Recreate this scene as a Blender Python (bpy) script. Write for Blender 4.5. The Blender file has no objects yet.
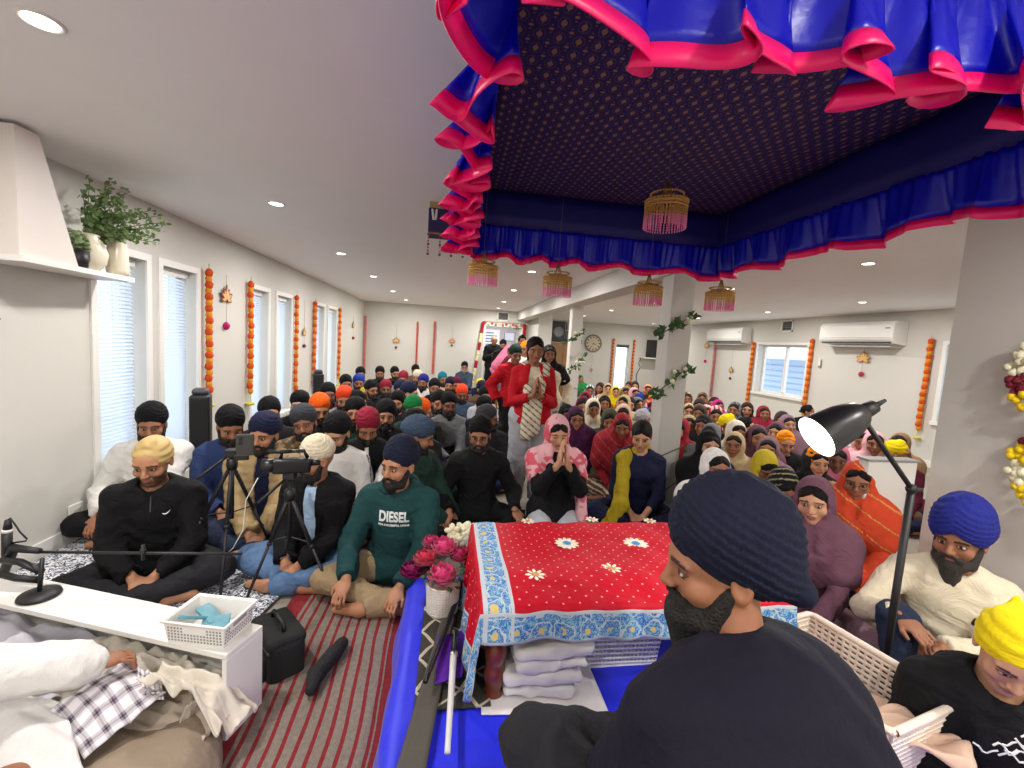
import bpy, math, random
import numpy as np
from mathutils import Vector, Matrix
random.seed(7)
PI = math.pi
SC = bpy.context.scene
COL = SC.collection
H = 1.5
YAW, PITCH, ROLL, FPX = 0.142500876, 0.0919665032, 0.0625448681, 434.05846
F3 = np.array([math.sin(YAW)*math.cos(PITCH), math.cos(YAW)*math.cos(PITCH), -math.sin(PITCH)])
R0 = np.cross(F3, [0, 0, 1]); R0 /= np.linalg.norm(R0); U0 = np.cross(R0, F3)
R3 = R0*math.cos(ROLL)+U0*math.sin(ROLL); U3 = -R0*math.sin(ROLL)+U0*math.cos(ROLL)
def onA(px, py, ax, val):
    d = F3+R3*(px-512)/FPX-U3*(py-384)/FPX
    o = np.array([0, 0, H]); t = (val-o[ax])/d[ax]
    return o+d*t
def onZ(px, py, z): return onA(px, py, 2, z)
def onY(px, py, y): return onA(px, py, 1, y)
def onX(px, py, x): return onA(px, py, 0, x)

# ------------------------------------------------------------ materials
def lin(c):
    return tuple(((x/255)/12.92 if x/255 <= .04045 else (((x/255)+.055)/1.055)**2.4) for x in c)+(1,)
MATS = {}
class NT:
    def __init__(s, m):
        s.t = m.node_tree; s.n = s.t.nodes; s.l = s.t.links
        s.b = s.n.get('Principled BSDF')
    def node(s, typ, **kw):
        n = s.n.new(typ)
        for k, v in kw.items():
            if k.startswith('i_'):
                n.inputs[k[2:].replace('_', ' ')].default_value = v
            else: setattr(n, k, v)
        return n
    def link(s, a, b): s.l.new(a, b)
    def math(s, op, a, b=None, c=None):
        n = s.n.new('ShaderNodeMath'); n.operation = op
        for i, v in enumerate((a, b, c)):
            if v is None: continue
            if isinstance(v, (int, float)): n.inputs[i].default_value = v
            else: s.l.new(v, n.inputs[i])
        return n.outputs[0]
    def mix(s, f, a, b):
        n = s.n.new('ShaderNodeMix'); n.data_type = 'RGBA'
        for i, v in ((0, f), (6, a), (7, b)):
            if isinstance(v, (tuple, float, int)): n.inputs[i].default_value = v
            else: s.l.new(v, n.inputs[i])
        return n.outputs[2]
    def coord(s, kind='Object'):
        if not hasattr(s, 'tc'): s.tc = s.n.new('ShaderNodeTexCoord')
        return s.tc.outputs[kind]
    def sep(s, v):
        n = s.n.new('ShaderNodeSeparateXYZ'); s.l.new(v, n.inputs[0]); return n.outputs
def mat(name, col=(200, 200, 200), rough=.6, metal=0, bump=0, bscale=30, var=0, sheen=0, emit=0, vcol=False, spec=.5, trans=0, coat=0, crease=False):
    if name in MATS: return MATS[name]
    m = bpy.data.materials.new(name); m.use_nodes = True; MATS[name] = m
    T = NT(m); b = T.b
    c = lin(col)
    b.inputs['Base Color'].default_value = c
    b.inputs['Roughness'].default_value = rough
    b.inputs['Metallic'].default_value = metal
    b.inputs['Specular IOR Level'].default_value = spec
    if sheen: b.inputs['Sheen Weight'].default_value = sheen
    if coat: b.inputs['Coat Weight'].default_value = coat
    if trans: b.inputs['Transmission Weight'].default_value = trans
    if emit:
        b.inputs['Emission Color'].default_value = c; b.inputs['Emission Strength'].default_value = emit
    src = None
    if var:
        n = T.node('ShaderNodeTexNoise', i_Scale=bscale*.35, i_Detail=4.0); T.link(T.coord(), n.inputs['Vector'])
        dark = tuple(x*(1-var) for x in c[:3])+(1,); lt = tuple(min(1, x*(1+var*.6)) for x in c[:3])+(1,)
        src = T.mix(n.outputs[0], dark, lt)
    if vcol:
        a = T.node('ShaderNodeVertexColor', layer_name='Col')
        src = T.mix(a.outputs['Alpha'], src if src else c, a.outputs['Color'])
    if src: T.link(src, b.inputs['Base Color'])
    if bump and name.startswith('cloth') or bump and crease:
        w1 = T.node('ShaderNodeTexNoise', i_Scale=7.0, i_Detail=3.0, i_Distortion=1.8); T.link(T.coord(), w1.inputs['Vector'])
        ab = T.math('ABSOLUTE', T.math('SUBTRACT', w1.outputs[0], .5)); ab = T.math('MINIMUM', T.math('MULTIPLY', ab, 4.0), 1.0)
        n = T.node('ShaderNodeTexNoise', i_Scale=float(bscale)*4, i_Detail=3.0); T.link(T.coord(), n.inputs['Vector'])
        hh_ = T.math('ADD', ab, T.math('MULTIPLY', n.outputs[0], .22))
        bp = T.node('ShaderNodeBump', i_Strength=.34, i_Distance=.016); T.link(hh_, bp.inputs['Height']); T.link(bp.outputs[0], b.inputs['Normal'])
    elif bump:
        n = T.node('ShaderNodeTexNoise', i_Scale=float(bscale), i_Detail=5.0); T.link(T.coord(), n.inputs['Vector'])
        bp = T.node('ShaderNodeBump', i_Strength=bump, i_Distance=.01); T.link(n.outputs[0], bp.inputs['Height']); T.link(bp.outputs[0], b.inputs['Normal'])
    return m
def cloth(name, col, rough=.85, **k):
    k.setdefault('bump', .35); k.setdefault('bscale', 45); k.setdefault('var', .12); k.setdefault('vcol', True)
    return mat(name, col, rough, spec=.25, **k)

# ------------------------------------------------------------ mesh helpers
def mk(name, V, Fs, m=None, parent=None, smooth=False, loc=None):
    me = bpy.data.meshes.new(name)
    me.from_pydata([tuple(v) for v in V], [], [tuple(f) for f in Fs]); me.update()
    if smooth: me.polygons.foreach_set('use_smooth', [True]*len(me.polygons))
    return link(name, me, m, parent, loc)
def link(name, me, m=None, parent=None, loc=None):
    o = bpy.data.objects.new(name, me); COL.objects.link(o)
    if m is not None:
        if me is not None and len(me.materials) == 0:
            me.materials.append(m)
        elif me is not None and me.materials[0] is not m:
            o.material_slots[0].link = 'OBJECT'; o.material_slots[0].material = m
    if parent: o.parent = parent
    if loc is not None: o.location = loc
    return o
def tag(o, label=None, cat=None, group=None, kind=None):
    if label: o['label'] = label
    if cat: o['category'] = cat
    if group: o['group'] = group
    if kind: o['kind'] = kind
    return o
def thing(name, label, cat, loc=(0, 0, 0), rz=0, group=None, scale=None):
    o = bpy.data.objects.new(name, None); COL.objects.link(o); o.empty_display_size = .1
    o.location = tuple(loc); o.rotation_euler = (0, 0, rz)
    if scale: o.scale = (scale,)*3
    return tag(o, label, cat, group)
class MB:
    def __init__(s): s.V = []; s.F = []
    def add(s, V, Fs):
        n = len(s.V); s.V += [tuple(v) for v in V]; s.F += [tuple(i+n for i in f) for f in Fs]; return s
    def box(s, x0, y0, z0, x1, y1, z1, M=None):
        V = [(x, y, z) for x in (x0, x1) for y in (y0, y1) for z in (z0, z1)]
        if M is not None: V = [tuple(M @ Vector(v)) for v in V]
        return s.add(V, [(0, 1, 3, 2), (4, 6, 7, 5), (0, 4, 5, 1), (2, 3, 7, 6), (0, 2, 6, 4), (1, 5, 7, 3)])
    def rbox(s, x0, y0, z0, x1, y1, z1, r=.01, M=None, seg=3):
        bm_ = __import__('bmesh').new()
        __import__('bmesh').ops.create_cube(bm_, size=1)
        for v in bm_.verts: v.co = Vector(((x0+x1)/2+v.co.x*(x1-x0), (y0+y1)/2+v.co.y*(y1-y0), (z0+z1)/2+v.co.z*(z1-z0)))
        __import__('bmesh').ops.bevel(bm_, geom=bm_.edges[:], offset=r, segments=seg, affect='EDGES', profile=.5)
        bm_.verts.index_update()
        V = [v.co.copy() for v in bm_.verts]; Fs = [[v.index for v in f.verts] for f in bm_.faces]; bm_.free()
        if M is not None: V = [M @ v for v in V]
        return s.add(V, Fs)
    def tube(s, pts, r, seg=8, caps=True):
        pts = [Vector(p) for p in pts]; n = len(pts)
        rs = r if isinstance(r, (list, tuple)) else [r]*n
        V = []; Fs = []; up = Vector((0, 0, 1)); prev = None
        for i, p in enumerate(pts):
            t = (pts[min(i+1, n-1)]-pts[max(i-1, 0)]).normalized()
            a = prev if prev is not None else (up if abs(t.z) < .9 else Vector((1, 0, 0)))
            u = (a-t*a.dot(t)); u = u.normalized() if u.length > 1e-6 else t.orthogonal().normalized()
            w = t.cross(u); prev = u
            for k in range(seg):
                an = 2*PI*k/seg; V.append(p+(u*math.cos(an)+w*math.sin(an))*rs[i])
        for i in range(n-1):
            for k in range(seg):
                k2 = (k+1) % seg; Fs.append((i*seg+k, i*seg+k2, (i+1)*seg+k2, (i+1)*seg+k))
        if caps: Fs.append(tuple(range(seg-1, -1, -1))); Fs.append(tuple((n-1)*seg+k for k in range(seg)))
        return s.add(V, Fs)
    def lathe(s, prof, seg=24, M=None, caps=True):
        V = []; Fs = []; n = len(prof)
        for r, z in prof:
            for k in range(seg): V.append(Vector((r*math.cos(2*PI*k/seg), r*math.sin(2*PI*k/seg), z)))
        for i in range(n-1):
            for k in range(seg):
                k2 = (k+1) % seg; Fs.append((i*seg+k, i*seg+k2, (i+1)*seg+k2, (i+1)*seg+k))
        if caps: Fs.append(tuple(range(seg-1, -1, -1))); Fs.append(tuple((n-1)*seg+k for k in range(seg)))
        if M is not None: V = [M @ v for v in V]
        return s.add(V, Fs)
    def ball(s, c, r, seg=10, M=None, jit=0):
        rx, ry, rz = r if isinstance(r, (tuple, list)) else (r, r, r)
        V = []; Fs = []; rn = max(4, seg//2)
        for i in range(rn+1):
            th = PI*i/rn
            for k in range(seg):
                an = 2*PI*k/seg; j = 1+jit*random.uniform(-1, 1)
                v = Vector((math.sin(th)*math.cos(an)*rx*j, math.sin(th)*math.sin(an)*ry*j, math.cos(th)*rz*j))
                if M is not None: v = M @ v
                V.append(Vector(c)+v)
        for i in range(rn):
            for k in range(seg):
                k2 = (k+1) % seg; Fs.append((i*seg+k, (i+1)*seg+k, (i+1)*seg+k2, i*seg+k2))
        return s.add(V, Fs)
    def build(s, name, m, parent=None, smooth=False, loc=None):
        return mk(name, s.V, s.F, m, parent, smooth, loc)
def grid(fn, nu, nv, close=False):
    V = [fn(i/nu, j/nv) for j in range(nv+1) for i in range(nu+1)]
    Fs = [(j*(nu+1)+i, j*(nu+1)+i+1, (j+1)*(nu+1)+i+1, (j+1)*(nu+1)+i) for j in range(nv) for i in range(nu)]
    return V, Fs
def solid(o, t, off=-1):
    md = o.modifiers.new('thick', 'SOLIDIFY'); md.thickness = t; md.offset = off; return o
def wn(P, s, seed=0):
    """cheap smooth pseudo noise in [-1,1]"""
    P = np.asarray(P)*s; r = np.random.RandomState(seed); v = 0
    for k in range(5):
        d = r.normal(size=3); d /= np.linalg.norm(d); q = P@d*(1+.35*k)+r.uniform(0, 6)
        e = r.normal(size=3); e /= np.linalg.norm(e)
        v = v+np.sin(q+1.3*np.sin(P@e*.7+r.uniform(0, 6)))/(1+.3*k)
    return v/2.6
def copy_tree(o, loc, rz=None, label=None):
    r = o.copy(); COL.objects.link(r); r.location = tuple(loc)
    if rz is not None: r.rotation_euler = (0, 0, rz)
    if label: r['label'] = label
    for ch in list(o.children):
        c = ch.copy(); COL.objects.link(c); c.parent = r
        for g in ch.children:
            d = g.copy(); COL.objects.link(d); d.parent = c
    return r
# ------------------------------------------------------------ room
XL, XR, YF, YR, HC, YB = -2.46, 7.4, 12.7, 15.0, 2.44, -2.6
WALL = mat('wall paint', (208, 206, 199), .7, bump=.04, bscale=60, var=.02)
CEIL = mat('ceiling paint', (238, 236, 235), .75, bump=.08, bscale=12, var=.03)
WHITE = mat('white paint', (232, 230, 225), .45)
def struct(o, **k): o['kind'] = 'structure'; return o
struct(MB().box(XL-.3, YB, -.1, XR+.3, YR+.3, 0).build('floor', mat('grey carpet', (150, 142, 130), .95, bump=.5, bscale=180, var=.15)))
struct(MB().box(XL-.3, YB, HC, XR+.3, YR+.3, HC+.1).build('ceiling', CEIL))
def wall_holes(name, ax, c0, c1, u0, u1, holes):
    """wall slab c0..c1 on axis ax (0:x,1:y); holes = (u0,u1,z0,z1)"""
    b = MB(); us = sorted(set([u0, u1]+[h[0] for h in holes]+[h[1] for h in holes]))
    for a, d in zip(us[:-1], us[1:]):
        mid = (a+d)/2; hz = [h for h in holes if h[0] < mid < h[1]]
        zs = [(0, HC)] if not hz else [(0, hz[0][2]), (hz[0][3], HC)]
        for z0, z1 in zs:
            if z1-z0 < .001: continue
            if ax == 0: b.box(c0, a, z0, c1, d, z1)
            else: b.box(a, c0, z0, d, c1, z1)
    return struct(b.build(name, WALL))
LW = [(3.42, 3.92), (4.12, 4.62), (5.78, 6.28), (6.58, 7.12), (8.24, 8.85), (9.14, 9.76)]
wall_holes('wall_left', 0, XL-.25, XL, YB, YF+.2, [(a, b, .28, 1.98) for a, b in LW])
RW = [(8.22, 9.7, .72, 1.86), (4.75, 5.62, .72, 1.9)]
wall_holes('wall_right', 0, XR, XR+.25, YB, YR+.2, RW)
wall_holes('wall_far', 1, YF, YF+.2, XL-.25, 2.45, [(.95, 2.0, 0, 1.98)])
wall_holes('wall_back', 1, YB-.2, YB, XL-.25, XR+.25, [])
wall_holes('wall_far_right', 1, YR, YR+.2, 2.2, XR+.25, [(5.86, 6.34, .1, 1.72)])
struct(MB().box(2.25, 11.4, 0, 2.62, YR, HC).build('wall_partition', WALL))
struct(MB().box(XL-.3, YF+.2, 0, XL-.25, YF+2.6, HC).box(.3, YF+2.4, 0, 2.45, YF+2.5, HC).box(.2, YF+.2, 0, .3, YF+2.5, HC).build('wall_hallway', mat('hall wall', (190, 188, 192), .8)))
struct(MB().box(3.0, YB, 0, 4.3, 2.27, HC).build('wall_side', WALL))
struct(MB().box(1.86, .4, 2.2, 2.14, YR, HC).build('trim_1', WALL))
for n, (a, b, c) in enumerate([(1.9, 3.65, .21), (2.02, 7.3, .19)]):
    o = thing('pillar', ['thick white square pillar nearest the table, wound with leafy vine', 'thinner white pillar standing farther back beside the wall clock'][n], 'pillar', (a+c/2, b+c/2, 0))
    b_ = MB(); b_.rbox(-c/2, -c/2, 0, c/2, c/2, 2.2 if n else 2.2, .006); b_.build('shaft', WALL, o)
    MB().box(-c/2-.012, -c/2-.012, 0, c/2+.012, c/2+.012, .1).build('base_trim', WHITE, o)
for nm, bx in {'left': (XL, YB, 0, XL+.015, YF, .1), 'far': (XL, YF-.015, 0, .95, YF, .1), 'right': (XR-.015, YB, 0, XR, YR, .1), 'side': (2.985, YB, 0, 3.0, 2.27, .1)}.items():
    struct(MB().box(*bx).build('baseboard_'+nm, WHITE))
# windows
GLASS = mat('window glass', (235, 242, 250), .02)
T = NT(GLASS); tp = T.node('ShaderNodeBsdfTransparent'); gl = T.node('ShaderNodeBsdfGlossy', i_Roughness=.02); mx = T.node('ShaderNodeMixShader', i_Fac=.06); T.link(tp.outputs[0], mx.inputs[1]); T.link(gl.outputs[0], mx.inputs[2]); T.link(mx.outputs[0], T.n['Material Output'].inputs[0])
BLIND = mat('blind slat', (224, 227, 232), .5)
T = NT(BLIND)
tr = T.node('ShaderNodeBsdfTranslucent'); tr.inputs[0].default_value = lin((215, 228, 245))
mx = T.node('ShaderNodeMixShader', i_Fac=.45); T.link(T.b.outputs[0], mx.inputs[1]); T.link(tr.outputs[0], mx.inputs[2]); T.link(mx.outputs[0], T.n['Material Output'].inputs[0])
def window_x(n, X, sgn, y0, y1, z0, z1, blinds=True, sliders=0):
    w = bpy.data.objects.new('window_%d' % n, None); COL.objects.link(w); struct(w)
    xo = X-sgn*.2; b = MB(); t = .05
    for (a, c, e, f) in [(y0, y0+t, z0, z1), (y1-t, y1, z0, z1), (y0+t, y1-t, z0, z0+t), (y0+t, y1-t, z1-t, z1)]:
        b.box(min(xo, xo+sgn*.05), a, e, max(xo, xo+sgn*.05), c, f)
    for k in range(sliders):
        yy = y0+(y1-y0)*(k+1)/(sliders+1); b.box(min(xo, xo+sgn*.06), yy-.035, z0+t, max(xo, xo+sgn*.06), yy+.035, z1-t)
    b.build('window_frame', WHITE, w)
    MB().box(xo+sgn*.02, y0+t, z0+t, xo+sgn*.026, y1-t, z1-t).build('pane', GLASS, w)
    c = MB(); k = .055; X2 = X+sgn*.015; xa, xb = min(X, X2), max(X, X2)
    c.box(xa, y0-k, z0-k, xb, y0, z1+k).box(xa, y1, z0-k, xb, y1+k, z1+k).box(xa, y0, z1, xb, y1, z1+k).box(min(X, X+sgn*.05), y0-k, z0-k, max(X, X+sgn*.05), y1+k, z0)
    c.build('casing', WHITE, w)
    if blinds:
        s = MB(); z = z1-.09; xm = X-sgn*.08; ca, sa = math.cos(.85)*.0165, math.sin(.85)*.0165
        while z > z0+.03:
            s.add([(xm-ca, y0+.03, z+sgn*sa), (xm+ca, y0+.03, z-sgn*sa), (xm+ca, y1-.03, z-sgn*sa), (xm-ca, y1-.03, z+sgn*sa)], [(0, 1, 2, 3)]); z -= .029
        s.build('blind', BLIND, w)
        MB().box(xm-.02, y0+.02, z1-.06, xm+.02, y1-.02, z1-.01).build('head_rail', WHITE, w)
for i, (a, b) in enumerate(LW): window_x(i+1, XL, 1, a, b, .28, 1.98)
window_x(7, XR, -1, *RW[0], blinds=False, sliders=1)
window_x(8, XR, -1, *RW[1], blinds=False)
w = bpy.data.objects.new('window_9', None); COL.objects.link(w); struct(w)
b = MB()
for (a, c, e, f) in [(5.86, 5.9, .1, 1.72), (6.3, 6.34, .1, 1.72), (5.9, 6.3, .1, .15), (5.9, 6.3, 1.67, 1.72)]: b.box(a, YR+.1, e, c, YR+.15, f)
b.build('window_frame', WHITE, w); MB().box(5.9, YR+.12, .15, 6.3, YR+.125, 1.67).build('pane', GLASS, w)
MB().box(5.88, YR+.03, 1.62, 6.32, YR+.08, 1.7).build('blind_roll', mat('dark blind', (60, 60, 62), .6), w)
# building seen outside window 7
o = thing('neighbour_building', 'pale blue sided building seen through the sliding window at right', 'building', (XR+3.2, 11, 0))
b = MB(); b.box(0, -6, -1, .3, 6, 1.55); b.build('wall', mat('siding', (176, 190, 212), .7, bump=.1, bscale=4), o)
b = MB()
for k in range(14): b.box(-.02, -6, -1+k*.18, 0, 6, -.985+k*.18)
b.build('siding_lap', mat('siding lap', (150, 164, 190), .7), o)
MB().box(-.35, -6.2, 1.55, .5, 6.2, 1.62).build('roof_edge', WHITE, o)
# doorway decoration + hall screen
struct(MB().box(.89, YF-.02, 0, .95, YF, 2.04).box(2.0, YF-.02, 0, 2.06, YF, 2.04).box(.95, YF-.02, 1.98, 2.0, YF, 2.04).build('trim_2', WHITE))
o = thing('notice_sheet', 'white sheet with blue lines hung inside the hallway doorway', 'sign', (1.32, YF+2.36, 1.0))
MB().box(-.3, -.01, .2, .3, 0, .95).build('sheet', mat('paper', (238, 243, 250), .6), o)
b = MB()
for k in range(6): b.box(-.22, -.013, .82-k*.1, .1+.12*(k % 2), -.01, .85-k*.1)
b.build('printed_lines', mat('blue ink', (70, 120, 190), .6), o)
# ------------------------------------------------------------ downlights, seen ones and added unseen ones
LT = mat('light diffuser', (255, 244, 228), .4, emit=14)
dl = [(-1.36, 1.7), (-1.36, 3.6), (-1.35, 5.5), (-1.3, 7.35), (-1.27, 9.45), (-1.2, 11.4), (.97, 5.6), (1.03, 7.67), (1.12, 9.9), (1.2, 11.8), (3.7, 10.0), (3.75, 12.3), (6.4, 13.4), (6.15, 7.92), (6.0, 5.77), (3.75, 7.9), (3.75, 5.6), (6.1, 10.3), (-1.36, -.3), (1.0, -.3), (3.75, 3.6), (5.9, 3.6), (1.0, -2.0), (-1.36, -2.0), (2.35, .5), (2.35, -1.2), (1.45, 13.9)]  # lights behind camera, by side wall and in hallway are unseen, added to brighten
root0 = None
for i, (x, y) in enumerate(dl):
    if i == 0:
        root0 = thing('ceiling_light', '', 'ceiling light', (x, y, HC), 0, 'recessed ceiling lights')
        MB().lathe([(.045, 0), (.045, -.004), (.058, -.008), (.062, -.003), (.062, 0)], 24).build('rim', WHITE, root0, True)
        MB().lathe([(.045, -.001), (.045, -.0045)], 24).build('diffuser', LT, root0)
        o = root0
    else: o = copy_tree(root0, (x, y, HC))
    side = 'on the ceiling over the men by the windows' if x < 0 else ('on the ceiling between the canopy and the doorway' if x < 2 else 'on the ceiling over the women beyond the beam')
    dist = sorted([b_[1] for b_ in dl if (b_[0] < 0) == (x < 0) and (b_[0] < 2) == (x < 2)]).index(y)
    o['label'] = 'recessed light %s, %s' % (side, ['nearest', 'second', 'third', 'fourth', 'fifth', 'sixth', 'seventh', 'eighth', 'ninth', 'tenth', 'eleventh', 'twelfth'][dist]+' from the front')  # added unseen lights share this label pattern
    L = bpy.data.lights.new('downlight', 'AREA'); L.shape = 'DISK'; L.size = .12; L.energy = 34 if y > 0 else 30; L.color = (1, .96, .91)
    lo = bpy.data.objects.new('downlight', L); COL.objects.link(lo); lo.location = (x, y, HC-.02)
# world: overcast sky
wd = bpy.data.worlds.new('World'); SC.world = wd; wd.use_nodes = True
bg = wd.node_tree.nodes['Background']; bg.inputs[0].default_value = (.72, .86, 1, 1); bg.inputs[1].default_value = 2.7
# camera
cd = bpy.data.cameras.new('Camera'); cam = bpy.data.objects.new('Camera', cd); COL.objects.link(cam)
cd.sensor_width = 36; cd.lens = 36*FPX/1024; cd.clip_start = .02
cam.matrix_world = Matrix(((R3[0], U3[0], -F3[0], 0), (R3[1], U3[1], -F3[1], 0), (R3[2], U3[2], -F3[2], H), (0, 0, 0, 1)))
SC.camera = cam
SC.view_settings.view_transform = 'Standard'; SC.view_settings.look = 'None'; SC.view_settings.gamma = 1
SC.view_settings.use_curve_mapping = False; SC.view_settings.exposure = -0.14
SC.cycles.use_denoising = True; SC.cycles.max_bounces = 7; SC.cycles.diffuse_bounces = 4
SC.cycles.caustics_reflective = False; SC.cycles.caustics_refractive = False
SC.cycles.sample_clamp_indirect = 6

# ------------------------------------------------------------ canopy
PINK = mat('pink satin trim', (246, 6, 108), .38, bump=.1, bscale=20)
BLUE = mat('blue satin', (4, 10, 186), .34, bump=.25, bscale=18, var=.15)
NAVY = mat('canopy band cloth', (10, 10, 105), .6, bump=.2, bscale=30, var=.15)
BROC = mat('canopy brocade', (16, 8, 66), .6)
T = NT(BROC); sx = T.sep(T.coord())
def lattice(sc, ox, oy, r, asp=1):
    a = T.math('SUBTRACT', T.math('FRACT', T.math('ADD', T.math('MULTIPLY', sx[0], sc), ox+50)), .5)
    c = T.math('SUBTRACT', T.math('FRACT', T.math('ADD', T.math('MULTIPLY', sx[1], sc), oy+50)), .5)
    d = T.math('SQRT', T.math('ADD', T.math('MULTIPLY', a, a), T.math('MULTIPLY', T.math('MULTIPLY', c, c), asp)))
    return T.math('LESS_THAN', d, r), d
s = 17.0
d1, q1 = lattice(s, 0, 0, .15, .6); d2, _ = lattice(s, .5, .5, .12, 1.6); d3, _ = lattice(s*2, .5, 0, .11)
ring = T.math('MULTIPLY', T.math('GREATER_THAN', q1, .27), T.math('LESS_THAN', q1, .32))
f = T.math('MAXIMUM', T.math('MAXIMUM', d1, d2), T.math('MAXIMUM', T.math('MULTIPLY', d3, .6), T.math('MULTIPLY', ring, .22)))
T.link(T.mix(f, lin((14, 8, 84)), lin((150, 116, 90))), T.b.inputs['Base Color'])
T.link(T.math('MULTIPLY', f, .15), T.b.inputs['Metallic'])
can = thing('canopy', 'royal blue fabric canopy with pink trimmed ruffles and gold patterned underside', 'canopy', (0, 0, 0))
CX0, CX1, CY0, CY1 = .08, 1.66, .74, 2.66
V, Fs = grid(lambda u, v: (CX0-.01+(CX1-CX0+.02)*u, CY0-.01+(CY1-CY0+.02)*v, 2.40-.03*math.sin(PI*u)*math.sin(PI*v)), 20, 24)
solid(mk('canopy_top', V, Fs, BROC, can, True), .004, 1)
def ruffle(p0, p1, nrm, amp, lam, hgt, seed, ztop=2.2, bfold=.35, flare=.0):
    p0 = np.array(p0+(0,), float); p1 = np.array(p1+(0,), float); L = np.linalg.norm(p1-p0); t = (p1-p0)/L; n = np.array(nrm+(0,), float)
    rr = random.Random(seed); N = int(L/.006)
    ph = [0]; 
    for i in range(N): ph.append(ph[-1]+2*PI*L/N/(lam*(1+.35*math.sin(i*.021+seed)+.2*math.sin(i*.007+2*seed))))
    am = [amp*(.92+.14*math.sin(i*.013+seed*3)) for i in range(N+1)]
    def fn(u, v):
        i = int(round(u*N)); p = ph[i]; a = am[i]*(.12+.88*v**1.4)
        q = p0+t*(L*u+bfold*a*math.sin(2*p+.6))+n*(a*(math.sin(p)+.25*math.sin(2.3*p+seed))+flare*v+.0045*math.sin(5.3*p+seed)*(1-.6*v))
        q = q+np.array([0, 0, ztop-hgt*v+.018*v*math.sin(p*.5+seed)])
        return tuple(q)
    vb = 1-.036/hgt
    V, Fs = grid(lambda u, v: fn(u, v*vb), N, 8); o = solid(mk('ruffle', V, Fs, BLUE, can, True), .0015, 0)
    V, Fs = grid(lambda u, v: fn(u, vb+v*(1-vb)), N, 2); solid(mk('trim', V, Fs, PINK, o, True), .003, 0)
    # flat band above the ruffle
    V, Fs = grid(lambda u, v: tuple(p0+t*(L*u)+n*.006*math.sin(ph[int(round(u*40))*N//40]*.6)+np.array([0, 0, 2.415-(2.415-ztop+.005)*v])), 40, 3)
    solid(mk('side_band', V, Fs, NAVY, can, True), .003, 0)
ruffle((CX0, CY0-.05), (CX0, CY1+.03), (-1, 0), .088, .17, .2, 1, flare=.065, bfold=.75)
ruffle((CX0-.03, CY0), (CX1, CY0), (0, -1), .06, .34, .2, 2, flare=.02, bfold=1.0)
ruffle((CX0, CY1), (CX1+.05, CY1), (0, 1), .034, .15, .2, 3, flare=.02, bfold=.2)
ruffle((CX1, CY0), (CX1, CY1+.05), (1, 0), .040, .21, .2, 4, flare=.02, bfold=.3)
rr = random.Random(3)
# hanging chandeliers under the canopy
GOLD = mat('gold beads', (206, 160, 80), .4, metal=.35)
PBEAD = mat('pink beads', (235, 130, 175), .3)
def chandelier_parts(root):
    b = MB(); R = .085
    for rad, z in ((.03, -.04), (.055, -.045), (.075, -.055), (R, -.07), (R, -.085)):
        b.tube([(rad*math.cos(2*PI*k/28), rad*math.sin(2*PI*k/28), z) for k in range(29)], .0035, 5, False)
    for k in range(12):
        an = 2*PI*k/12; b.tube([(r_*math.cos(an), r_*math.sin(an), z) for r_, z in ((.005, .02), (.02, -.035), (.055, -.045), (.075, -.055), (R, -.078))], .002, 4)
    for k in range(36):
        an = 2*PI*k/36
        b.ball((R*math.cos(an), R*math.sin(an), -.06), .006, 6); b.ball((.066*math.cos(an), .066*math.sin(an), -.03), .005, 6)
    b.build('frame', GOLD, root, True)
    g = MB(); p = MB()
    for k in range(44):
        an = 2*PI*k/44
        for ring_r, z0, ln in ((R, -.075, .10), (R*.7, -.06, .115)):
            if ring_r < R and k % 2: continue
            x, y = ring_r*math.cos(an), ring_r*math.sin(an); n = int(ln/.011)
            for j in range(n):
                q = z0-j*.011
                if (j < n*.55): g.ball((x, y, q), (.0028, .0028, .0055), 5)
                else: p.ball((x, y, q), (.0032, .0032, .006), 5)
    g.build('gold_bead_fringe', GOLD, root); p.build('pink_bead_fringe', PBEAD, root)
c0 = None
for (x, y, z, lb) in [(.86, 1.78, 2.19, 'beaded gold and pink lantern hung at the middle of the canopy'), (.16, 2.6, 2.0, 'beaded lantern at the far left corner of the canopy'), (.61, 2.6, 1.97, 'beaded lantern on far canopy edge, second from the left corner'), (1.19, 2.6, 1.96, 'beaded lantern on far canopy edge, left of the thick pillar top'), (1.66, 2.58, 1.96, 'beaded lantern on far canopy edge, right of the thick pillar top')]:
    if c0 is None:
        c0 = thing('hanging_lantern', lb, 'lantern', (x, y, z), 0, 'beaded lanterns under the canopy'); chandelier_parts(c0); o = c0
    else: o = copy_tree(c0, (x, y, z), .3, lb)
for o in [ob for ob in COL.objects if ob.name.startswith('hanging_lantern')]:
    MB().tube([(0, 0, .028), (0, 0, 2.38-o.location.z)], .0015, 5).build('cord', mat('cord', (120, 90, 90), .7), o)
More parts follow.
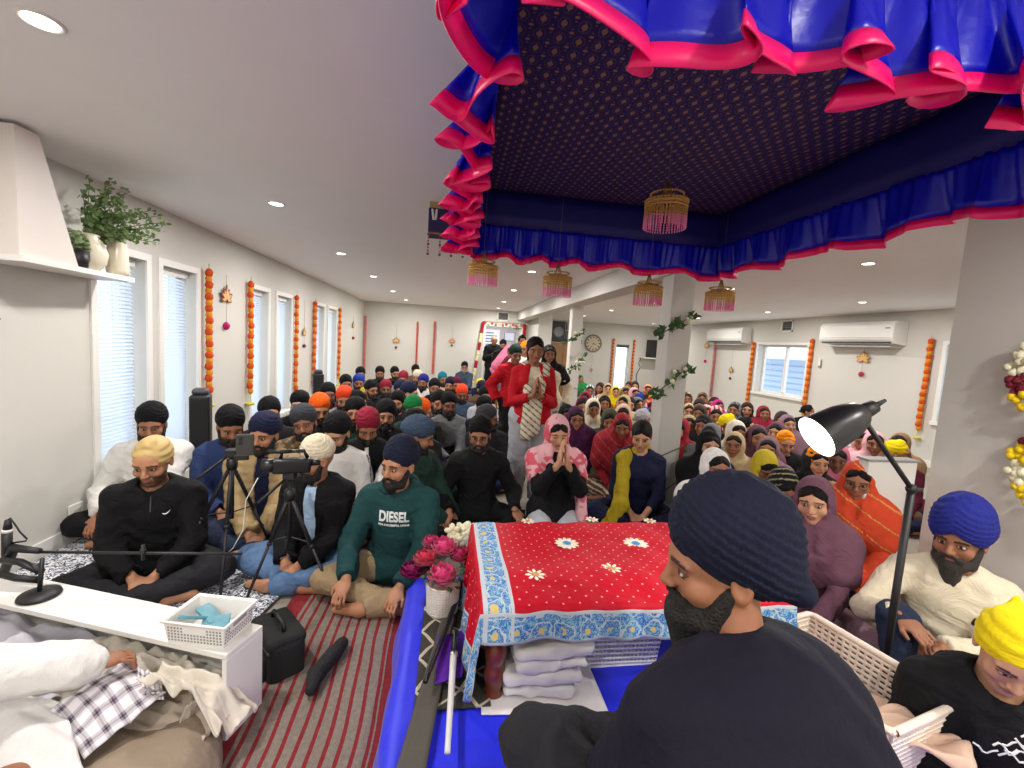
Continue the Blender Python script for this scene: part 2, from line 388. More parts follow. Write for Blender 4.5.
# small banner canopy behind, left
ob = onZ(432, 205, 2.2)
o = thing('hanging_banner', 'gold box with navy valance and beaded strings hanging behind the ruffle', 'banner', onY(436, 240, 3.2))
MB().rbox(-.05, -.06, .20, .22, .1, .42, .006).build('gold_panel', mat('gold cloth', (178, 150, 98), .6, bump=.3), o)
MB().rbox(-.055, -.065, .03, .225, .105, .20, .004).build('valance', mat('navy cloth', (28, 26, 80), .7, bump=.3), o)
b = MB(); b.tube([(-.03, -.07, .19), (-.02, -.07, .12), (-.005, -.07, .12), (.0, -.07, .19)], .008, 6); b.build('white_emblem', WHITE, o)
b = MB(); b.tube([(-.055, -.07, .03), (.225, -.07, .03)], .006, 5); b.build('edging', mat('copper edging', (150, 90, 70), .5), o)
for k in range(4):
    b = MB(); x = -.05+k*.08
    for j in range(7): b.ball((x, -.065, .02-j*.022), .006 if j % 3 else .01, 6)
    b.tube([(x, -.065, .03), (x, -.065, -.12)], .0015, 4); b.build('bead_string', mat('copper beads', (130, 70, 66), .4), o)
# ------------------------------------------------------------ wall decorations
ORG = mat('orange marigold', (226, 84, 14), .8, bump=1, bscale=160, var=.35)
YEL = mat('yellow marigold', (240, 160, 22), .8, bump=1, bscale=160, var=.3)
LEM = mat('lemon marigold', (232, 214, 40), .8, bump=1, bscale=160, var=.3)
def blossom_me(name, r, sq, seed, seg=14):
    b = MB(); rr = random.Random(seed)
    V, Fs = [], []; b.ball((0, 0, 0), (r, r, r*sq), seg)
    P = np.array(b.V); n = np.linalg.norm(P, axis=1, keepdims=True)
    an = np.arctan2(P[:, 1], P[:, 0]); k = 1+.12*np.sin(an*9+seed)+.08*np.sin(an*17+P[:, 2]*300)
    P[:, 0] *= k; P[:, 1] *= k
    me = bpy.data.meshes.new(name); me.from_pydata(P.tolist(), [], b.F); me.update(); me.polygons.foreach_set('use_smooth', [True]*len(me.polygons)); return me
BL = blossom_me('blossom', .034, .75, 1); BLB = blossom_me('blossom', .04, .7, 2)
def garland(loc, ztop, zbot, n, label, axis='y', cols=(ORG, YEL), tail=False, r=1.0, sgn=1):
    o = thing('marigold_garland', label, 'garland', loc, 0, 'marigold garlands on the walls')
    for k in range(n):
        z = ztop-(ztop-zbot)*(k+.5)/n
        c = link('blossom', BLB if k % 2 == 0 else BL, cols[k % 2], o, (sgn*.0+random.uniform(-.004, .004), random.uniform(-.004, .004), z)); c.scale = (r*.85, r*.85, r*min(1.7, (ztop-zbot)/n/.036)); c.rotation_euler = (0, 0, k*1.3)
    MB().tube([(0, 0, ztop+.06), (0, 0, zbot-(.12 if tail else 0))], .003, 5).build('thread', mat('green thread', (120, 140, 60), .8), o)
    if tail: c = link('blossom', BL, LEM, o, (0, 0, zbot-.13)); c.scale = (1.5, 1.5, .8)
    return o
xw = XL+.05
for args in [(4.75, 2.04, .82, 21, 'orange and yellow marigold garland nearest on left wall, between second and third windows', True),
             (5.66, 2.04, .70, 22, 'orange and yellow marigold garland on left wall just before the third tall window', True),
             (7.22, 2.03, .5, 24, 'marigold garland on left wall just past the fourth tall window', False),
             (8.14, 2.02, .5, 24, 'marigold garland on left wall just before the fifth tall window', False),
             (9.86, 2.02, .5, 24, 'marigold garland on left wall past the sixth and last window', True)]:
    garland((xw, args[0], 0), args[1], args[2], args[3], args[4], tail=args[5])
for args in [(9.84, 1.9, .4, 24, 'marigold garland hung left of the sliding window'), (8.08, 1.97, .4, 24, 'marigold garland hung right of the sliding window'), (5.82, 1.97, .55, 24, 'marigold garland on right wall beside the narrow window near the side wall')]:
    garland((XR-.05, args[0], 0), args[1], args[2], args[3], args[4], r=1.15, tail=args[0] < 6)
for x, lb in ((5.72, 'thin marigold garland left of the narrow bright window near the clock'), (6.5, 'thin marigold garland right of the narrow bright window near the clock')):
    garland((x, YR-.05, 0), 1.9, .3, 26, lb, r=1.15)
RED = mat('red orange petals', (226, 66, 44), .85, bump=1, bscale=120, var=.25); ROSE = mat('rose red petals', (206, 52, 62), .85, bump=1, bscale=120, var=.25)
def strip(loc, zt, zb, m, lb, r=.038):
    n = 46; b = MB()
    for k in range(n):
        z = zt-(zt-zb)*(k+.5)/n
        b.lathe([(.012, z+.012), (r, z+.006), (r*.95, z-.004), (.012, z-.01)], 12)
    o = b.build('petal_string', m, None, False, loc); return tag(o, lb, 'garland', 'straight petal strings on the far walls')
strip((XL+.06, 12.6, 0), 2.02, .5, RED, 'red orange petal string hung in the far left corner')
strip((-.99, YF-.05, 0), 1.96, .6, RED, 'thinner red orange petal string on far wall, left of a matching one', .03)
strip((-.51, YF-.05, 0), 2.0, .5, RED, 'wider red orange petal string on far wall, nearer the decorated doorway')
strip((XR-.06, 11.38, 0), 1.88, .35, ROSE, 'rose red petal string on right wall under the farther air conditioner', .045)
# lotus hangings
def lotus(loc, rz, zt, zl, zp, label, s=1.0, colr=(176, 96, 60), pom=(190, 30, 90)):
    o = thing('lotus_hanging', label, 'wall hanging', loc, rz, 'lotus hangings on the walls')
    MB().tube([(0, 0, zt), (0, 0, zp)], .002, 5).build('string', mat('tan string', (150, 120, 90), .8), o)
    b = MB(); g = MB()
    for k in range(7):
        a = -1.75+k*3.5/6; L = (.085 if k % 2 == 0 else .1)*s
        for q, (bb, w) in enumerate(((b, .021), (g, .012))):
            dx, dz = math.sin(a), math.cos(a)
            pts = [(0, 0), (.35, w*s), (.7, w*s*.9), (1, 0), (.7, -w*s*.9), (.35, -w*s)]
            y = -.004*(q+1)-.002*(k % 2); sc = .8 if q else 1
            f = [(L*t*sc*dx+n*dz, y, zl-.05*s+L*t*sc*dz*1.15-n*dx) for t, n in pts]; f2 = [(x, y+.006, z) for x, _, z in f]
            bb.add(f+f2, [tuple(range(6)), tuple(range(11, 5, -1))]+[(i, (i+1) % 6+0, (i+1) % 6+6, i+6) for i in range(6)])
    b.build('petals', mat('lotus %d' % colr[0], colr, .6), o); g.build('petal_gold', mat('lotus gold', (222, 176, 110), .5), o)
    if pom: MB().ball((0, 0, zp), .03*s, 10, jit=.15).build('pompom', mat('pompom %d' % pom[0], pom, .9, bump=1), o); 
    return o
for (y, zt, zl, zp, lb, s, c, p) in [(5.15, 2.05, 1.86, 1.5, 'largest lotus wall hanging with magenta pompom between left garlands', 1.35, (128, 58, 44), (190, 30, 110)), (7.68, 2.0, 1.5, 1.25, 'small lotus hanging on long string between fourth and fifth windows', 1.0, (150, 120, 80), (90, 60, 70)), (11.3, 1.95, 1.75, 1.4, 'grey green lotus hanging at far end of the left wall', 1.3, (130, 130, 110), (150, 40, 60))]:
    lotus((XL+.02, y, 0), PI/2, zt, zl, zp, lb, s, c, p)
lotus((-2.41, 2.62, 0), PI/2, 1.6, 1.47, 1.3, 'orange gold lotus with red flower cut off by the left picture edge', 1.0, (190, 90, 40), (190, 30, 60))
lotus((-1.56, YF-.03, 0), 0, 1.95, 1.42, 1.2, 'small lotus hanging on far wall left of the petal strings', 1.2, (150, 80, 70), (130, 60, 60))
lotus((0, YF-.03, 0), 0, 1.95, 1.5, 1.35, 'pale small hanging on far wall right of the petal strings', 1.0, (190, 170, 150), (110, 50, 50))
lotus((XR-.03, 11.85, 0), -PI/2, 2.0, 1.85, 1.35, 'lotus hanging on right wall between the pillar and farther air conditioner', 1.4, (180, 130, 90), (190, 40, 90))
lotus((XR-.03, 10.62, 0), -PI/2, 1.8, 1.2, .95, 'dark lotus hanging low under the farther air conditioner', 1.1, (110, 100, 90), (80, 50, 50))
lotus((XR-.03, 6.92, 0), -PI/2, 1.85, 1.68, 1.35, 'gold lotus hanging below the nearer air conditioner', 1.5, (176, 128, 76), (180, 60, 80))
lotus((4.98, YR-.03, 0), 0, 1.3, .78, .68, 'long string with maroon pompom hanging under the wall clock', .6, (150, 40, 60), (150, 30, 60))
# ------------------------------------------------------------ doorway flower frame
ARCH = thing('doorway_flower_garland', 'red, cream and orange flower garland framing the far doorway', 'garland', (0, YF-.06, 0))
RF = mat('deep red flowers', (176, 24, 40), .85, bump=1, bscale=120, var=.3); CF = mat('cream flowers', (236, 226, 180), .85, bump=1, bscale=120, var=.15)
PF = mat('pink red flowers', (200, 84, 80), .85, bump=1, bscale=120, var=.3)
for x, sl in ((.86, -.0), (2.08, 0)):
    for zt, zb, m in [(2.05, 1.75, RF), (1.74, 1.46, CF), (1.45, 1.25, RF), (1.24, .95, CF), (.94, .72, RF), (.7, .2, CF)]:
        b = MB(); k = zt
        while k > zb: b.ball((x+(2.0-k)*(-.12 if x < 1 else .02), random.uniform(-.01, .01), k), .05, 8, jit=.15); k -= .045
        b.build('flower_bunch', m, ARCH, True)
for j in range(3):
    b = MB()
    for k in range(12): b.ball((.93+.1*k, 0, 2.06-.03*(k % 2)-j*.0), .035, 8, jit=.2) if k % 3 == j else None
    b.build('flower_bunch', [PF, CF, ORG][j], ARCH, True)
MB().tube([(.86, .03, 2.1), (2.08, .03, 2.1)], .006, 5).build('cord', mat('tan string', (150, 120, 90), .8), ARCH)
# vents, air conditioners, clock
def vent(loc, rz, lb):
    o = thing('wall_vent', lb, 'vent', loc, rz, 'square wall vents')
    b = MB(); w, h = .17, .13
    b.box(-w, -.02, -h, w, 0, -h+.03).box(-w, -.02, h-.03, w, 0, h).box(-w, -.02, -h, -w+.03, 0, h).box(w-.03, -.02, -h, w, 0, h).build('frame', WHITE, o)
    b = MB(); b.box(-w, -.003, -h, w, 0, h).build('backing', mat('vent dark', (70, 70, 68), .8), o)
    b = MB()
    for k in range(5): b.box(-w+.03, -.016, -h+.05+k*.04, w-.03, -.006, -h+.06+k*.04)
    b.build('louvre', mat('vent grey', (140, 140, 136), .6), o)
vent((1.44, YF, 2.28), 0, 'small square vent on far wall above the decorated doorway'); vent((XR, 8.85, 2.28), -PI/2, 'small square vent on right wall above the sliding window')
ACW = mat('air conditioner plastic', (236, 236, 232), .22)
def aircon(loc, rz, W, lb):
    o = thing('air_conditioner', lb, 'air conditioner', loc, rz, 'wall air conditioners')
    h, d = .40, .28; prof = [(0, 0), (-.02, 0), (-d*.75, .02), (-d, .1), (-d, h-.06), (-d+.05, h), (0, h)]
    V = [(x, y, z) for x in (-W/2, W/2) for y, z in prof]; n = len(prof)
    Fs = [tuple(range(n)), tuple(range(2*n-1, n-1, -1))]+[(i, i+n, (i+1) % n+n, (i+1) % n) for i in range(n)]
    m = mk('body', V, Fs, ACW, o); md = m.modifiers.new('b', 'BEVEL'); md.width = .015; md.segments = 3
    MB().box(-W/2+.06, -d*.93, .03, W/2-.06, -d*.55, .05, ).build('outlet', mat('black plastic', (22, 22, 24), .5), o)
    MB().rbox(-W/2+.05, -d*.9, -.035, W/2-.05, -d*.3, -.02, .005).build('flap', mat('ac flap', (200, 200, 196), .4), o)
    MB().box(-W/2+.02, -d-.002, .12, W/2-.02, -d, .125).build('seam', mat('vent grey', (140, 140, 136), .6), o)
    MB().box(W/2-.14, -d-.003, .27, W/2-.06, -d, .29).build('badge', mat('vent grey', (140, 140, 136), .6), o)
aircon((XR, 6.95, 1.87), -PI/2, 1.45, 'large white air conditioner on right wall nearer the camera'); aircon((XR, 10.75, 1.87), -PI/2, 1.5, 'white air conditioner on right wall beyond the sliding window')
o = thing('remote_holder', 'small white remote in a holder below the nearer air conditioner', 'remote', (XR, 7.85, 1.5), -PI/2)
MB().rbox(-.03, -.03, -.09, .03, 0, .06, .006).build('holder', mat('vent grey', (140, 140, 136), .6), o); MB().rbox(-.02, -.04, -.05, .02, -.025, .1, .005).build('remote_body', WHITE, o)
o = thing('wall_clock', 'round beige wall clock with dark numerals on the far right wall', 'clock', (4.97, YR-.03, 1.7))
M90 = Matrix.Rotation(PI/2, 4, 'X')
MB().lathe([(.001, -.02), (.30, -.02), (.315, 0), (.30, .03), (.27, .03), (.265, .01), (.0, .01)], 36, M90, False).build('case', mat('clock rim', (120, 110, 98), .5), o, True)
MB().lathe([(.0, .012), (.265, .012)], 36, M90, False).build('dial', mat('clock dial', (205, 190, 165), .6), o)
for k in range(12):
    b = MB(); a = k*PI/6; b.box(-.017, -.018, .19, .017, -.014, .25, Matrix.Rotation(a, 4, 'Y'))
    b.build('hour_mark', mat('black plastic', (22, 22, 24), .5), o)
b = MB(); b.box(-.008, -.02, -.02, .008, -.018, .12, Matrix.Rotation(2.0, 4, 'Y')).build('hour_hand', mat('black plastic'), o); MB().box(-.005, -.023, -.03, .005, -.021, .18, Matrix.Rotation(-2.6, 4, 'Y')).build('minute_hand', mat('black plastic'), o)
BLK = mat('black plastic'); DK = mat('dark satin metal', (28, 28, 30), .35, metal=.6)
# sound rack behind pillar, wooden cabinet, wall speaker
o = thing('wood_cabinet', 'tall brown wooden cabinet between the partition and the farther pillar', 'cabinet', (3.05, 12.4, 0))
WD = mat('brown wood', (150, 108, 66), .5, var=.3, bscale=14, bump=.1)
MB().rbox(-.35, -.25, 0, .55, .25, 1.62, .01).build('body', WD, o); b = MB(); b.rbox(-.33, -.27, .05, .09, -.25, 1.58, .004).build('door', WD, o); MB().rbox(.11, -.27, .05, .53, -.25, 1.58, .004).build('door', WD, o)
o = thing('speaker_rack', 'black wall speaker and grey screens on top of the brown wooden cabinet', 'speaker', (3.05, 12.3, 1.62))
MB().rbox(-.4, -.2, .02, .12, .2, .6, .02).build('cabinet_body', BLK, o); MB().lathe([(.0, .02), (.1, .01), (.13, .03), (.15, .0)], 24, Matrix.Translation((-.08, -.2, .3)) @ M90, False).build('cone', mat('cone grey', (120, 120, 124), .4), o, True)
b = MB(); b.rbox(.16, -.15, .12, .62, -.05, .35, .01); b.build('screen', mat('screen grey', (80, 84, 88), .3), o); MB().rbox(.16, -.15, .37, .62, -.05, .6, .01).build('screen', mat('screen grey'), o)
MB().box(.1, -.1, 0, .66, .0, .12).build('mount', BLK, o)
o = thing('wall_speaker', 'black speaker on a white wall shelf with cable left of the thick pillar', 'speaker', (7.1, YR-.02, 1.3))
MB().rbox(-.14, -.35, .02, .2, -.02, .65, .02).build('cabinet_body', BLK, o); MB().rbox(-.35, -.4, -.02, .25, 0, .02, .006).build('shelf', WHITE, o)
MB().tube([(-.3, -.03, 0), (-.38, -.03, -.2), (-.3, -.03, -.35), (-.42, -.03, -.6), (-.4, -.03, -.9), (-.48, -.03, -1.25)], .012, 6).build('cable', BLK, o)
# hallway screen
o = thing('hall_monitor', 'small pale monitor hung in the hallway behind the doorway', 'monitor', (1.78, YF+.9, 1.72))
MB().rbox(-.17, -.02, -.14, .17, .02, .14, .01).build('bezel', mat('grey plastic', (150, 150, 155), .5), o); MB().box(-.15, -.024, -.12, .15, -.021, .12).build('screen', mat('lit screen', (200, 205, 225), .4, emit=.8), o)
# ------------------------------------------------------------ hood panel, shelf, plants
o = thing('tapered_hood', 'white tapered boxed panel rising from the corner shelf to the ceiling', 'hood', (0, 0, 0))
zS = 1.79
V = [(-2.45, 2.55, zS), (-2.17, 2.55, zS-.0), (-2.17, 2.90, zS), (-2.45, 2.90, zS), (-2.45, 2.55, HC-.02), (-2.17, 2.55, HC-.02), (-2.17, 2.68, HC-.02), (-2.45, 2.68, HC-.02)]
mk('panel', V, [(3, 2, 1, 0), (4, 5, 6, 7), (0, 1, 5, 4), (1, 2, 6, 5), (2, 3, 7, 6), (3, 0, 4, 7)], mat('hood paint', (222, 214, 208), .6, bump=.05), o)
o = thing('corner_shelf', 'thin white wall shelf under the tapered hood holding the plant and vases', 'shelf', (0, 0, 0))
MB().add([(-2.45, 2.54, zS-.03), (-2.14, 2.54, zS-.03), (-2.2, 3.4, zS-.03), (-2.45, 3.42, zS-.03), (-2.45, 2.54, zS), (-2.14, 2.54, zS), (-2.2, 3.4, zS), (-2.45, 3.42, zS)], [(3, 2, 1, 0), (4, 5, 6, 7), (0, 1, 5, 4), (1, 2, 6, 5), (2, 3, 7, 6), (3, 0, 4, 7)]).build('board', WHITE, o)
CER = mat('cream ceramic', (222, 214, 192), .25, bump=.05, coat=.3)
o = thing('potted_greenery', 'bushy green plant in round cream vase on the corner shelf', 'plant', (-2.27, 3.1, zS), 0, None, 1.2)
MB().lathe([(.0, 0), (.045, 0), (.075, .04), (.085, .09), (.07, .14), (.05, .17), (.055, .185), (.045, .18), (.04, .15), (0, .14)], 28, None, False).build('vase', CER, o, True)
rr = random.Random(5); st = MB(); lf = MB(); LEAF = mat('leaf green', (104, 132, 78), .6, var=.4, bscale=60)
for k in range(46):
    an = rr.uniform(0, 2*PI); el = rr.uniform(.35, 1.35); L = rr.uniform(.18, .36)
    p = [Vector((0, 0, .15))]; d = Vector((math.cos(an)*math.cos(el), math.sin(an)*math.cos(el), math.sin(el)))
    if d.x < -.3: d.x *= -.3
    if d.y < -.1: d.y *= -.5
    for j in range(6): p.append(p[-1]+d*L/6); d.z -= .08; d = d.normalized()
    st.tube(p, .0016, 4)
    for j in range(2, 7):
        for q in range(5):
            c = p[j]+Vector([rr.uniform(-.018, .018) for _ in range(3)]); u = Vector([rr.uniform(-1, 1) for _ in range(3)]).normalized(); w = u.orthogonal().normalized(); s_ = rr.uniform(.011, .019)
            lf.add([c-u*s_, c+w*s_*.6, c+u*s_, c-w*s_*.6], [(0, 1, 2, 3)])
st.build('stem', mat('stem', (90, 84, 50), .7), o); lf.build('foliage', LEAF, o)
o = thing('small_black_pot', 'small black pot with round leafy succulent beside the hood', 'plant', (-2.22, 2.97, zS))
MB().lathe([(0, 0), (.04, 0), (.05, .1), (.045, .1), (.04, .085), (0, .085)], 20, None, False).build('pot', BLK, o, True)
b = MB()
for k in range(40):
    a = rr.uniform(0, 2*PI); r_ = rr.uniform(0, .05); b.ball((r_*math.cos(a), r_*math.sin(a), .12+rr.uniform(0, .09)), (.02, .02, .012), 6, Matrix.Rotation(rr.uniform(-1, 1), 3, 'X'))
b.build('foliage', mat('sage leaf', (120, 140, 96), .7, var=.3), o, True)
o = thing('tall_vase', 'tall narrow cream vase at the free end of the corner shelf', 'vase', (-2.25, 3.32, zS), 0, None, 1.25)
MB().lathe([(0, 0), (.045, 0), (.05, .03), (.046, .12), (.034, .22), (.033, .235), (.028, .23), (.03, .12), (0, .05)], 28, None, False).build('vase_body', CER, o, True)
o = thing('wall_outlet', 'white double socket plate low on left wall behind seated man', 'socket', tuple(onX(75, 515, XL+.005)), PI/2)
MB().rbox(-.055, -.012, -.08, .055, 0, .08, .004).build('plate', WHITE, o); MB().rbox(-.03, -.015, -.05, .03, -.01, .05, .002).build('insert', mat('socket insert', (210, 208, 200), .4), o)
# column speakers
for (x, y, lb) in [(onY(201, 450, 3.85)[0], 3.85, 'tall black column speaker on the floor by the second window'), (onY(318, 385, 6.3)[0], 6.3, 'tall black column speaker farther back by the fifth window')]:
    o = thing('column_speaker', lb, 'speaker', (x, y, 0), .35, 'black column speakers')
    MB().rbox(-.07, -.09, .03, .07, .09, .93, .02).build('cabinet_body', BLK, o); MB().rbox(-.058, -.097, .08, .058, -.088, .9, .004).build('grille', mat('speaker grille', (34, 34, 36), .9, bump=1, bscale=400), o)
    MB().rbox(-.055, -.07, .93, .055, .07, .98, .02).build('top_cap', mat('cap grey', (60, 60, 64), .4), o); MB().rbox(-.12, -.14, 0, .12, .14, .03, .008).build('base', BLK, o)
# ------------------------------------------------------------ vines on pillars
VL = mat('ivy leaf', (52, 92, 44), .6, var=.3, bscale=50); VF = mat('white blossom', (236, 232, 200), .8, var=.1)
def vine(lb, segs, rose=None):
    o = thing('leaf_vine', lb, 'vine', (0, 0, 0), 0, 'leafy vines wound on the pillars')
    W = MB(); rr = random.Random(len(segs))
    for pts, dens in segs:
        L_ = MB(); S = MB(); pts = [Vector(p) for p in pts]; S.tube(pts, .006, 6)
        for i in range(len(pts)-1):
            n = int((pts[i+1]-pts[i]).length*dens)
            for k in range(n):
                c = pts[i].lerp(pts[i+1], rr.random())+Vector((rr.uniform(-.05, .05), rr.uniform(-.04, .0), rr.uniform(-.05, .05)))
                if rr.random() < .14:
                    W.ball(c, .022, 6, jit=.25); continue
                a = rr.uniform(0, 2*PI); s_ = rr.uniform(.03, .05); u = Vector((math.cos(a), -.35, math.sin(a))); w = Vector((-math.sin(a), rr.uniform(-.3, .3), math.cos(a)))
                L_.add([c-u*s_*.8, c-u*s_*.3+w*s_*.75, c+u*s_*.05+w*s_*.35, c+u*s_, c+u*s_*.05-w*s_*.35, c-u*s_*.3-w*s_*.75, c+Vector((0, -.012, 0))], [(0, 1, 6), (1, 2, 6), (2, 3, 6), (3, 4, 6), (4, 5, 6), (5, 0, 6)])
        S.build('stem', mat('vine stem', (96, 92, 60), .8), o)
        if L_.V: L_.build('leaf_cluster', VL, o)
    if W.V: W.build('white_blossom', VF, o, True)
    if rose: MB().ball(rose, (.035, .035, .035), 10, jit=.15).build('rose', mat('red rose', (180, 20, 40), .7, bump=1), o, True)
Yp = 3.62
def pp(*q): return [tuple(onY(x, y, Yp)) for x, y in q]
vine('leafy vine with white blossoms wound diagonally around the thick near pillar', [(pp((648, 400), (657, 392), (668, 384), (679, 375), (692, 368)), 62), (pp((655, 336), (668, 330), (680, 322), (696, 318)), 62), (pp((652, 460), (668, 453), (684, 446)), 12), (pp((644, 462), (656, 465)), 50), (pp((650, 505), (668, 488), (676, 482)), 8)], pp((646, 488))[0])
Yp = 6.93
vine('leafy vine wound around the thinner farther pillar', [(pp((563, 345), (574, 338), (586, 331)), 40), (pp((568, 372), (578, 366), (585, 352)), 40), (pp((565, 395), (575, 388), (583, 392)), 10)])
# wreaths on side wall
def wreath(c, lb, full):
    c = (2.965, c[1], c[2])
    o = thing('flower_wreath', lb, 'wreath', c, 0, 'flower wreaths on the right side wall')
    R = .2; cols = [mat('white blossom'), mat('maroon flowers', (120, 16, 40), .8, bump=1, var=.3), YEL2, mat('ivy leaf')]
    seq = [0, 0, 3, 1, 0, 0, 1, 2, 3, 1, 2, 0] if full else [1, 2, 3, 0, 1, 2, 0, 2, 1, 3, 0, 1]
    for k in range(12):
        b = MB()
        for j in range(14):
            a = PI*2*(k+random.random())/12; r_ = R+random.uniform(-.035, .035); b.ball((-.02+random.uniform(-.03, 0), -r_*math.cos(a), r_*math.sin(a)), .02, 7, jit=.2)
        b.build('flower_bunch', cols[seq[k]], o, True)
YEL2 = mat('yellow flowers', (240, 208, 20), .7, bump=.6, var=.15)
wc = onX(1001, 372, 2.97); wc2 = onX(1005, 440, 2.97)
wreath((2.97, wc[1]-.29, wc[2]), 'white, maroon and yellow flower wreath on side wall, upper one', True); wreath((2.97, wc2[1]-.29, wc2[2]-.1), 'yellow and maroon flower wreath on side wall, lower one', False)
# ------------------------------------------------------------ figures: signed distance surfaces
A_ = lambda *v: np.array(v, float)
def sm(a, b, k):
    h = np.clip(.5+.5*(b-a)/k, 0, 1); return b+(a-b)*h-k*h*(1-h)
def smax(a, b, k): return -sm(-a, -b, k)
def cap(p, a, b, ra, rb):
    a = np.asarray(a, float); b = np.asarray(b, float); ab = b-a; L = max(ab@ab, 1e-9)
    t = np.clip(((p-a)@ab)/L, 0, 1); d = p-a-t[:, None]*ab
    return np.sqrt((d*d).sum(1))-(ra+(rb-ra)*t)
def ell(p, c, r, R=None):
    q = p-np.asarray(c, float)
    if R is not None: q = q@R
    r = np.asarray(r, float); k0 = np.sqrt(((q/r)**2).sum(1)); k1 = np.sqrt(((q/(r*r))**2).sum(1))+1e-9
    return k0*(k0-1)/k1
def rot(yaw=0, pitch=0, roll=0):
    """yaw about z, pitch about x (positive nods down for -Y facing), roll about y"""
    cy, sy, cp, sp, cr, sr = math.cos(yaw), math.sin(yaw), math.cos(pitch), math.sin(pitch), math.cos(roll), math.sin(roll)
    Z = np.array([[cy, -sy, 0], [sy, cy, 0], [0, 0, 1]]); X = np.array([[1, 0, 0], [0, cp, -sp], [0, sp, cp]]); Y = np.array([[cr, 0, sr], [0, 1, 0], [-sr, 0, cr]])
    return Z@X@Y
def axis_nodes(lo, hi, h, fines):
    xs = [lo]; 
    while xs[-1] < hi:
        st = h
        for a, b, hf in fines:
            if a <= xs[-1] <= b: st = min(st, hf)
            elif xs[-1] < a < xs[-1]+st: st = min(st, max(hf, (a-xs[-1])))
        xs.append(xs[-1]+st)
    while len(xs) % 4: xs.append(xs[-1]+h)
    return np.array(xs)
def mesh_sdf(f, lo, hi, h, fine=()):
    """surface nets on a rectilinear grid, evaluated only near the surface"""
    ax = [axis_nodes(lo[i], hi[i], h, [(b[0][i], b[1][i], b[2]) for b in fine]) for i in range(3)]
    n = [len(a) for a in ax]; nb = [k//4 for k in n]
    cs = [a.reshape(-1, 4).mean(1) for a in ax]
    G = np.stack(np.meshgrid(*cs, indexing='ij'), -1).reshape(-1, 3)
    D0 = np.empty(len(G))
    for s in range(0, len(G), 200000): D0[s:s+200000] = f(G[s:s+200000])
    ex = [np.append(np.diff(a), h)[:].reshape(-1, 4).sum(1) for a in ax]
    rad = np.sqrt(sum(np.meshgrid(*[e**2 for e in ex], indexing='ij')[i] for i in range(3))).reshape(-1)*.85+.020
    act = np.abs(D0) < rad
    D = np.repeat(np.repeat(np.repeat(np.where(D0 < 0, -1., 1.).reshape(nb), 4, 0), 4, 1), 4, 2).astype(np.float32)
    I = np.argwhere(act.reshape(nb))
    o = np.stack(np.meshgrid(range(4), range(4), range(4), indexing='ij'), -1).reshape(-1, 3)
    IJ = (I[:, None]*4+o).reshape(-1, 3)
    for s in range(0, len(IJ), 150000):
        q = IJ[s:s+150000]; D[q[:, 0], q[:, 1], q[:, 2]] = f(np.stack([ax[k][q[:, k]] for k in range(3)], 1))
    S = D < 0
    m = S[:-1, :-1, :-1].astype(np.int8)
    tot = sum(S[a:n[0]-1+a, b:n[1]-1+b, c:n[2]-1+c].astype(np.int8) for a in (0, 1) for b in (0, 1) for c in (0, 1))
    cells = np.argwhere((tot > 0) & (tot < 8)); idx = -np.ones([k-1 for k in n], np.int64); idx[tuple(cells.T)] = np.arange(len(cells))
    acc = np.zeros((len(cells), 3)); cnt = np.zeros(len(cells))
    C = [np.array(c) for c in np.ndindex(2, 2, 2)]
    val = {tuple(c): D[cells[:, 0]+c[0], cells[:, 1]+c[1], cells[:, 2]+c[2]] for c in C}
    pos = lambda c: np.stack([ax[k][cells[:, k]+c[k]] for k in range(3)], 1)
    for c in C:
        for k in range(3):
            if c[k]: continue
            d = c.copy(); d[k] = 1; a, b = val[tuple(c)], val[tuple(d)]; mk_ = (a < 0) != (b < 0)
            t = np.where(mk_, a/np.where(a == b, 1, a-b), 0).clip(0, 1)[:, None]
            p = pos(c)*(1-t)+pos(d)*t; acc += p*mk_[:, None]; cnt += mk_
    V = acc/np.maximum(cnt, 1)[:, None]
    Q = []
    for k in range(3):
        sl0 = [slice(None)]*3; sl1 = [slice(None)]*3; sl0[k] = slice(0, -1); sl1[k] = slice(1, None)
        a = S[tuple(sl0)]; b = S[tuple(sl1)]; e = np.argwhere(a != b); u, v = (k+1) % 3, (k+2) % 3
        e = e[(e[:, u] > 0) & (e[:, v] > 0) & (e[:, u] < n[u]-1) & (e[:, v] < n[v]-1)]
        if not len(e): continue
        def c_(du, dv):
            q = e.copy(); q[:, u] -= du; q[:, v] -= dv; return idx[tuple(q.T)]
        q = np.stack([c_(0, 0), c_(1, 0), c_(1, 1), c_(0, 1)], 1); fl = a[tuple(e.T)]
        q[~fl] = q[~fl][:, ::-1]; Q.append(q)
    Q = np.concatenate(Q); Q = Q[(Q >= 0).all(1)]
    return V, Q
def np_mesh(name, V, Q, col=None):
    me = bpy.data.meshes.new(name); me.vertices.add(len(V)); me.vertices.foreach_set('co', V.astype(np.float32).ravel())
    me.loops.add(len(Q)*4); me.loops.foreach_set('vertex_index', Q.astype(np.int32).ravel())
    me.polygons.add(len(Q)); me.polygons.foreach_set('loop_start', np.arange(0, len(Q)*4, 4, dtype=np.int32)); me.polygons.foreach_set('loop_total', np.full(len(Q), 4, np.int32))
    me.polygons.foreach_set('use_smooth', np.ones(len(Q), bool)); me.update(calc_edges=True)
    ca = me.color_attributes.new('Col', 'FLOAT_COLOR', 'POINT')
    if col is None: col = np.zeros((len(V), 4))
    ca.data.foreach_set('color', col.astype(np.float32).ravel())
    return me
